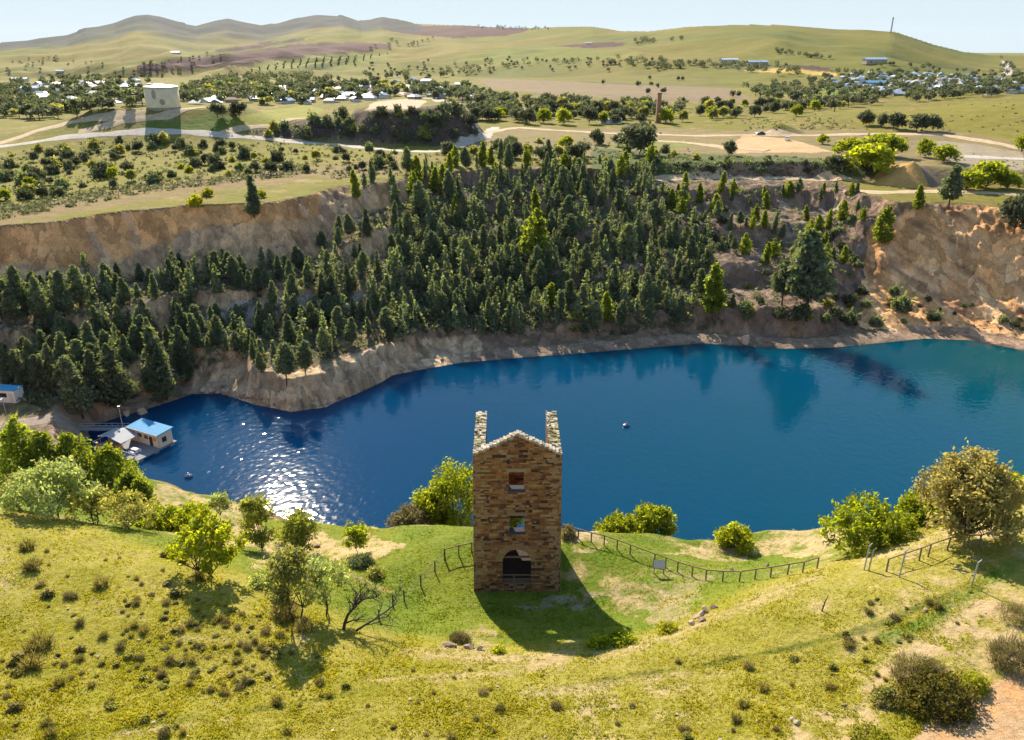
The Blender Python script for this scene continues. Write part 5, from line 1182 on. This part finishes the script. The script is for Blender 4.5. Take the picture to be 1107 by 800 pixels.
for dx in (-.6, .6): t = MB(); t.box(dx,0,0,.08,.6,.72); t.build('leg', WH, o)
for dy in (-.75, .75): t = MB(); t.box(0,dy,.0,1.6,.3,.45); t.build('seat', WH, o)
o = thing('life_ring', 'round orange life ring on the cream cabin wall', 'life ring', on_deck(4.4, .70, 2.3), rz); t = MB(); t.tube([(.34*math.cos(a), 0, .34*math.sin(a)) for a in np.linspace(0, 2*PI, 17)], .09, 6, False); t.build('ring', ORNG, o)
o = thing('mooring_pole', 'tall thin grey pole with lamp at the left of the pontoon', 'pole', on_deck(-5.5, 2.0, .2)); t = MB(); t.tube([(0,0,-2),(0,0,6.4)], [.09,.07], 8); t.build('pole', STEEL, o); t = MB(); t.box(0,0,6.4,.5,.3,.16); t.build('lamp_head', STEEL, o)
g0 = place(88, 466, 90); g0 = Vector((g0.x, g0.y, g0.z+.4)); g1 = on_deck(-5.6, 3.4, .8); o = thing('gangway', 'steel gangway with handrails from the bank down to the pontoon', 'gangway', g0); d = g1-g0; s = Vector((-d.y, d.x, 0)).normalized()*.65
t = MB(); z = Vector((0,0,.12)); t.hexa([-s, s, d+s, d-s, -s+z, s+z, d+s+z, d-s+z]); t.build('walkway', DECK, o)
for sg in (-1, 1):
    t = MB(); u = Vector((0,0,1.05)); t.tube([sg*s+u, d+sg*s+u], .05, 5); t.tube([sg*s+u*.5, d+sg*s+u*.5], .035, 5)
    for k in range(9): t.tube([sg*s+d*k/8, sg*s+d*k/8+u], .04, 5)
    t.build('handrail', STEEL, o)
for px, py, lab in ((204,516,'small dark buoy floating near the pontoon'), (677,461,'tiny dark buoy alone in the middle of the lake')):
    x, y = at_z(px, py, WATER); t = MB(); t.lathe([(.05,-.5),(.55,-.35),(.75,.0),(.7,.4),(.3,.6),(.12,.65)], sides=16); o = thing('buoy', lab, 'buoy', (x, y, WATER)); t.build('float', simple('buoy_blue', (.03,.06,.14), .4), o); t = MB(); t.tube([(0,0,.6),(0,0,1.0)], .08, 6); t.build('eye', STEEL, o)
# ------------------------------------------------------------------ fences
POSTW = simple('fence_timber', (.23,.155,.095), .9, .3, 6., .4)
def rail_fence(pts, hgt, lab, name='post_and_rail_fence', mat=POSTW, rails=(1.0,), wires=(), pr=.075, rr=.06, posts=True):
    P = [place(*q) for q in pts]; o = thing(name, lab, 'fence', P[0]); b = P[0]; m_w = STEEL
    for q in P: t = MB(); d = q-b; t.tube([d+Vector((0,0,-.3)), d+Vector((R_.gauss(0,.03), R_.gauss(0,.03), hgt+.05))], pr, 7); t.build('post', mat, o)
    for f in rails: t = MB(); t.tube([q-b+Vector((0,0,hgt*f)) for q in P], rr, 6); t.build('rail', mat, o)
    for f in wires: t = MB(); t.tube([q-b+Vector((0,-.08,hgt*f)) for q in P], .014, 4); t.build('wire', m_w, o)
rail_fence([(609,577),(625,582),(639,586),(653,589),(667,594),(681,599),(707,609),(719,613),(732,618),(748,623),(763,627),(781,628.5),(799,629),(816,626.5),(833,624.5),(851,621.5),(867.5,619),(883,614.5)], 1.15, 'brown timber post and rail fence curving from the engine house along the lake edge', wires=(.35,.65))
rail_fence([(958,618),(975,612),(993.5,606),(1003,602),(1023.5,595),(1041,592),(1045,592),(1057.5,592),(1088,582),(1103,577),(1125,570)], 1.25, 'pale timber fence climbing beneath the large grey-olive tree on the right', wires=(.4,.7))
rail_fence([(510,598),(496,601),(481,605)], 1.3, 'short weathered rail fence left of the engine house wall', rails=(.95,))
rail_fence([(410,672),(425,655),(437,650),(455,634),(470,618),(481,606)], 1.2, 'thin wire mesh fence crossing the green hollow left of the engine house', 'wire_fence', BARK_D, (), (.3,.6,.95), .07)
for (qx, qy), hp in zip(((934,616),(939,617),(972,624),(1050,634)), (2.4,2.0,2.5,2.2)): 
    p = place(qx, qy); o = tag(obj('steel_post', (lambda t: (t.tube([(0,0,-.3),(.05,0,hp)], .06, 6), t.tube([(.05,0,hp),(.28,0,hp+.25)], .045, 5), t)[2])(MB()).data('steel_post', STEEL), None, p), {934:'taller of two paired grey steel posts before the yellow-green tree', 939:'shorter of two paired grey steel posts before the yellow-green tree', 972:'lone bent grey steel post right of the paired posts', 1050:'grey steel post standing alone on the grass below the grey-olive tree'}[qx], 'post')
p = place(888, 661); tag(obj('dead_stick', (lambda t: (t.tube([(0,0,-.2),(.2,.1,.8),(.35,.1,1.5)], [.06,.05,.02], 5), t)[1])(MB()).data('dead_stick', BARK_D), None, p), 'thin dark stick poking out of the right hillside', 'stick')
# sign
p = place(712, 620); T = thing('information_sign', 'slanted information board on two posts by the timber fence', 'sign', p, math.radians(-12)); BOARD = simple('sign_face', (.55,.48,.42), .5, .12, 6.)
for dx in (-.45, .45): t = MB(); t.box(dx,0,-.3,.09,.09,1.35); t.build('post', POSTW, T)
t = MB(); t.hexa([(-.62,-.30,.75),(.62,-.30,.75),(.62,.18,1.45),(-.62,.18,1.45),(-.62,-.35,.79),(.62,-.35,.79),(.62,.13,1.49),(-.62,.13,1.49)]); bd = t.build('board', POSTW, T)
t = MB(); t.hexa([(-.55,-.335,.835),(.55,-.335,.835),(.55,.105,1.475),(-.55,.105,1.475),(-.55,-.342,.84),(.55,-.342,.84),(.55,.098,1.48),(-.55,.098,1.48)]); t.build('panel', BOARD, bd)
# ------------------------------------------------------------------ rocks
def rock_mesh(seed, sub=3):
    bm = bmesh.new(); bmesh.ops.create_icosphere(bm, subdivisions=sub, radius=1); P = np.array([v.co[:] for v in bm.verts]); rg = np.random.default_rng(seed)
    for _ in range(16):
        n = rg.normal(size=3); n /= np.linalg.norm(n); d = P@n; c = rg.uniform(.28, .62); P -= np.maximum(d-c, 0)[:,None]*n*.98
    P *= (1+.09*fbm(P[:,0]*2.5+seed, P[:,1]*2.5+P[:,2]*2.1, seed % 50, 3))[:,None]
    for v, q in zip(bm.verts, P): v.co = q
    me = bpy.data.meshes.new('boulder'); bm.to_mesh(me); bm.free(); return me
ROCKM = simple('boulder_stone', (.42,.33,.25), .9, .3, 2.5, .6); ROCKD = simple('brown_boulder', (.25,.175,.13), .9, .3, 3., .6); ROCKP = simple('pink_rock', (.44,.30,.22), .9, .25, 1.2, .6)
RK = [rock_mesh(40+i) for i in range(6)]
def rock(px, py, s, mi, lab, grp=None, nm='boulder', rmin=20.):
    p = place(px, py, rmin); me = RK[mi % 6].copy() if False else RK[mi % 6]; o = obj(nm, me, None, (p.x, p.y, p.z+s[2]*.25)); o.scale = s; o.rotation_euler.z = R_.uniform(0, 6); return tag(o, lab, 'rock', grp)
for m, k in zip(RK, (ROCKM, ROCKM, ROCKD, ROCKP, ROCKD, ROCKM)): m.materials.append(k)
rock(487, 699, (.9,.7,.6), 2, 'brown boulder under the dry tussock on the crest before the engine house'); rock(507, 701, (1.0,.8,.5), 4, 'flat brown boulder right of the dry tussock on the crest'); rock(518, 703, (.5,.4,.3), 3, 'small pinkish stone at the right end of the crest boulders')
rock(805, 373, (3.0,2.2,2.2), 3, 'large pale boulder at the water edge of the far shore', None, 'boulder', 130); rock(826, 369, (2.2,1.4,1.2), 2, 'brown boulder right of the large pale shore boulder', None, 'boulder', 130)
rock(152, 447, (2.2,1.6,1.8), 0, 'pale rock outcrop at the water edge behind the pontoon', None, 'boulder', 100); rock(137, 449, (1.6,1.3,1.2), 5, 'smaller pale rock left of the outcrop behind the pontoon', None, 'boulder', 100)
rock(643, 334, (2.2,1.6,2.6), 3, 'pointed pinkish outcrop among the dark pines', None, 'boulder', 130)
for i, (px, py) in enumerate(((752,668),(758,664),(764,662),(770,658),(757,672),(747,674))): rock(px, py, (R_.uniform(.4,.8), R_.uniform(.35,.6), R_.uniform(.3,.45)), 3, 'sandy rock of the crumbling pale bank right of the shadow', 'rocks of the crumbling pale bank')
rock(856, 779, (.42,.34,.32), 0, 'pale stone at the left in the lower right grass'); rock(862, 783, (.30,.3,.25), 5, 'smaller grey stone beside the pale stone in the lower right grass'); rock(912, 763, (.3,.25,.2), 2, 'brown stone on the grass left of the big dark shrub'); rock(900, 730, (.3,.25,.2), 4, 'dark stone on the right hillside grass'); rock(1000, 660, (.35,.3,.3), 2, 'dark stone by the green gully on the right'); rock(792, 617, (.4,.35,.3), 3, 'reddish stone on the ledge behind the fence'); rock(829, 612, (.5,.4,.4), 4, 'dark reddish block on the ledge behind the fence')
rock(340, 591, (.8,.6,.45), 3, 'reddish rock on the bank edge beside the sun glitter'); rock(302, 590, (.9,.7,.4), 2, 'grey brown rock on the bank edge between two pines')
for i in range(70):
    px, py = in_tri_poly([(30,640),(300,690),(450,720),(640,730),(880,660),(1060,640),(1080,690),(860,800),(60,800)]); s = R_.uniform(.06, .17); rock(px, py, (s*1.3, s, s*.8), R_.randrange(6), 'small loose stone on the grassy near hillside', 'loose stones on the near hillside', 'stone')
for i in range(34):
    px = R_.uniform(215, 520); py = np.interp(px, [215,250,300,350,390,420,470,520], [424,428,440,443,420,408,395,389])+R_.uniform(-5, 0); s = R_.uniform(.4, 1.3); rock(px, py, (s*1.3, s, s), R_.randrange(6), 'broken rock along the foot of the promontory shore', 'rocks along the promontory shore', 'boulder', 120)
for i in range(60):
    px, py = in_tri_poly([(1020,345),(1107,335),(1107,362),(1000,358)]) if i < 35 else in_tri_poly([(1000,160),(1107,172),(1107,182),(1020,178)]); s = R_.uniform(.3, .9); rock(px, py, (s*1.2, s, s*.8), 2+2*(i % 2), 'dark fallen rock on the scree below the orange cliff' if i < 35 else 'grey rubble boulder beside the upper right gravel', 'scree rocks' if i < 35 else 'rubble boulders', 'boulder', 130)
L_darkbush = leaf_mat('dark_shrub_leaves', (.135,.125,.022), (1.7,1.6,.8), tr=.42, var=.2)
# ------------------------------------------------------------------ shrubs and tussocks of the near hill
TUS = [shrub_mesh(3000+i, .55, .8, 300, .20, (L_tus, L_tus, L_brown, L_olive)[i], .10, i in (0, 2)) for i in range(4)]
def bush(px, py, h, w, mat, lab, n=2600, leaf=.11, seed=1, spiky=False, nm='shrub'):
    p = place(px, py); t = tag(obj(nm, shrub_mesh(seed, h, w, n, leaf, mat, .15, spiky), None, (p.x, p.y, p.z-.05)), lab, 'shrub'); return t
bush(1012, 760, 1.9, 5.0, L_darkbush, 'big dark shrub with yellow-green tips beside the reddish road', 5200, .13, 61); bush(1000, 742, 1.7, 4.2, L_brown, 'brown twiggy shrub growing behind the big dark shrub', 4200, .16, 62, True); bush(1052, 744, 1.2, 1.9, L_gold, 'small yellow-green shrub at the right end of the big dark shrub', 1600, .11, 63)
bush(1093, 718, 1.7, 3.0, L_brown, 'grey-brown twiggy shrub at the right edge above the reddish road', 3200, .16, 64, True); bush(958, 757, 1.0, 1.8, L_olive, 'olive shrub at the left end of the big dark shrub', 1200, .11, 65); bush(1100, 668, 1.0, 2.4, L_brown, 'dry brown shrub on the sandy slope at the right edge', 1500, .14, 66, True)
bush(940, 798, .6, 2.2, L_gold, 'low yellow-green shrub at the bottom edge beside the sandy track', 1200, .10, 67); bush(668, 697, .9, 2.4, L_green, 'low bright green shrub on the crest at the tip of the tower shadow', 1800, .14, 68); bush(648, 699, .8, 1.6, L_green, 'small bright green shrub left on the crest beside the tower shadow', 1000, .14, 69); bush(722, 683, .7, 1.6, L_gold, 'yellow-green shrub on the crest right of the tower shadow tip', 900, .13, 70); bush(540, 706, .4, .9, L_green, 'tiny green shrub on the crest inside the shadow', 400, .12, 78)
bush(497, 694, .75, 1.5, L_brown, 'rounded dry brown tussock on the crest boulders before the engine house', 1800, .16, 71, True, 'tussock'); bush(283, 633, 1.4, 2.4, L_pale, 'pale grey-green dry shrub on the slope above the hollow', 2200, .12, 72); bush(308, 664, 1.3, 2.2, L_brown, 'brown dry shrub hanging over the eroded bank', 2200, .15, 73, True); bush(390, 612, 1.2, 2.8, L_pine, 'dark green shrub on the shaded mound in the hollow', 1800, .14, 74); bush(406, 622, .9, 1.8, L_olive, 'small olive shrub below the dark green shrub in the hollow', 900, .13, 75); bush(614, 580, 1.5, 1.6, L_brown, 'dark vine-like shrub against the right corner of the engine house', 1200, .13, 76); bush(330, 680, .8, 1.3, L_brown, 'dry brown shrub at the foot of the eroded bank', 900, .13, 77, True)
for px, py, w in ((30,590,1.6), (35,612,1.8), (52,640,1.2), (180,598,1.4), (198,604,1.3), (216,622,1.4), (45,697,2.0), (35,718,1.8), (35,702,1.6), (20,712,1.5), (110,630,1.5), (15,765,1.2), (190,640,1.2), (300,758,1.0)):
    p = place(px, py+4); s = w/.8*.62; o = tag(obj('shrub', TUS[R_.choice((0,1))], None, p), 'dark olive shrub on the left grassy slope', 'shrub', 'larger shrubs of the left slope'); o.scale = (s, s, s*.9); o.rotation_euler.z = R_.uniform(0, 6)
NT_Z = [([(140,640),(300,660),(330,720),(260,760),(120,740)], 120), ([(0,590),(200,610),(320,690),(200,800),(0,800)], 110), ([(320,700),(640,735),(860,690),(860,800),(300,800)], 40), ([(880,640),(1060,640),(1040,700),(900,760)], 26)]
for poly, n in NT_Z:
    for _ in range(n):
        p = place(*in_tri_poly(poly)); s = R_.choice((.3,.35,.4,.5,.7)); o = tag(obj('tussock', TUS[R_.choice((0,0,1,2,2,3))], None, (p.x, p.y, p.z-.02)), 'dry brown-green tussock among many on the near grassy slope', 'tussock', 'tussocks on the near grassy slope'); o.scale = (s, s, s*R_.uniform(.6, 1.0)); o.rotation_euler.z = R_.uniform(0, 6)
# ------------------------------------------------------------------ grass: too many blades to count
n = 80000; py = 540+260*rng.uniform(0, 1, n)**.85; px = rng.uniform(-40, 1150, n); u = (px-553.5)/F; v = (400-py)/F; dy = CP+v*SP; dz = -SP+v*CP; A = np.arctan2(u, dy); T_ = dz/np.hypot(u, dy)
ia = np.clip(np.searchsorted(_az, A)-1, 0, NA-2); rows = np.where((_rr > 30) & (_rr < 100))[0]; rbest = np.zeros(n)
for j in rows:
    hh_ = GH[j, ia]; un = (H+_rr[j]*T_ <= hh_) & (rbest == 0); rbest[un] = _rr[j]
keep = rbest > 0; A = A[keep]; rb = rbest[keep]*(1+rng.uniform(-.002, .002, keep.sum())); X = rb*np.sin(A); Y = rb*np.cos(A)
jr = np.clip(np.searchsorted(_rr, rb)-1, 0, NR-2); ja = ia[keep]; Z = GH[jr, ja]; g_col = GC[jr, ja]
veg = (g_col[:,1] > g_col[:,0]*.76) & (Z > -5) & ~GPIT[jr, ja] & (rng.uniform(0, 1, len(X)) < .35+.9*vnoise(X/1.3, Y/1.3, 77))
in_t = (np.abs(X-TOWER.location.x) < TW/2+.1) & (Y > TOWER.location.y-.1) & (Y < TOWER.location.y+TD+.3); veg &= ~in_t
X, Y, Z, g_col = X[veg], Y[veg], Z[veg], g_col[veg]; k = 4; n = len(X)
B = np.repeat(np.stack([X, Y, Z-.02], 1), k, 0)+np.c_[rng.normal(0, .07, (n*k, 2)), np.zeros(n*k)]
a = rng.uniform(0, 2*PI, n*k); hgt = rng.uniform(.04, .15, n*k)*np.repeat(.6+.8*vnoise(X/2., Y/2., 88), k); w = hgt*.28+.015
sd = np.c_[np.cos(a), np.sin(a), np.zeros(n*k)]; tip = B+np.c_[rng.normal(0, .5, (n*k, 2))*hgt[:,None], hgt]
V = np.stack([B-sd*w[:,None], B+sd*w[:,None], tip], 1).reshape(-1, 3)
gc = np.repeat(np.clip(g_col*4.8, .2, 1.3), k, 0)*rng.uniform(.86, 1.14, (n*k, 1)); gc *= np.array([.95, 1.03, 1.3])
o = mesh_np('grass', V, np.arange(3*n*k).reshape(-1, 3), L_grass, None, np.repeat(gc, 3, 0)); tag(o, 'short sunlit grass covering the near hillside and hollow', None, None, 'stuff')

# ------------------------------------------------------------------ the air
hb = MB(); hb.box(0, 6400, -72, 29000, 16800, 72+330); M_haze = bpy.data.materials.new('haze'); M_haze.use_nodes = True; hn = M_haze.node_tree; hn.nodes.clear()
ho = hn.nodes.new('ShaderNodeOutputMaterial'); pv = hn.nodes.new('ShaderNodeVolumePrincipled'); pv.inputs['Density'].default_value = .00001; pv.inputs['Color'].default_value = (.80,.88,1.0,1); pv.inputs['Anisotropy'].default_value = .2
hn.links.new(pv.outputs[0], ho.inputs['Volume']); tag(hb.build('haze', M_haze), 'thin bluish haze over the whole valley', None, None, 'stuff')
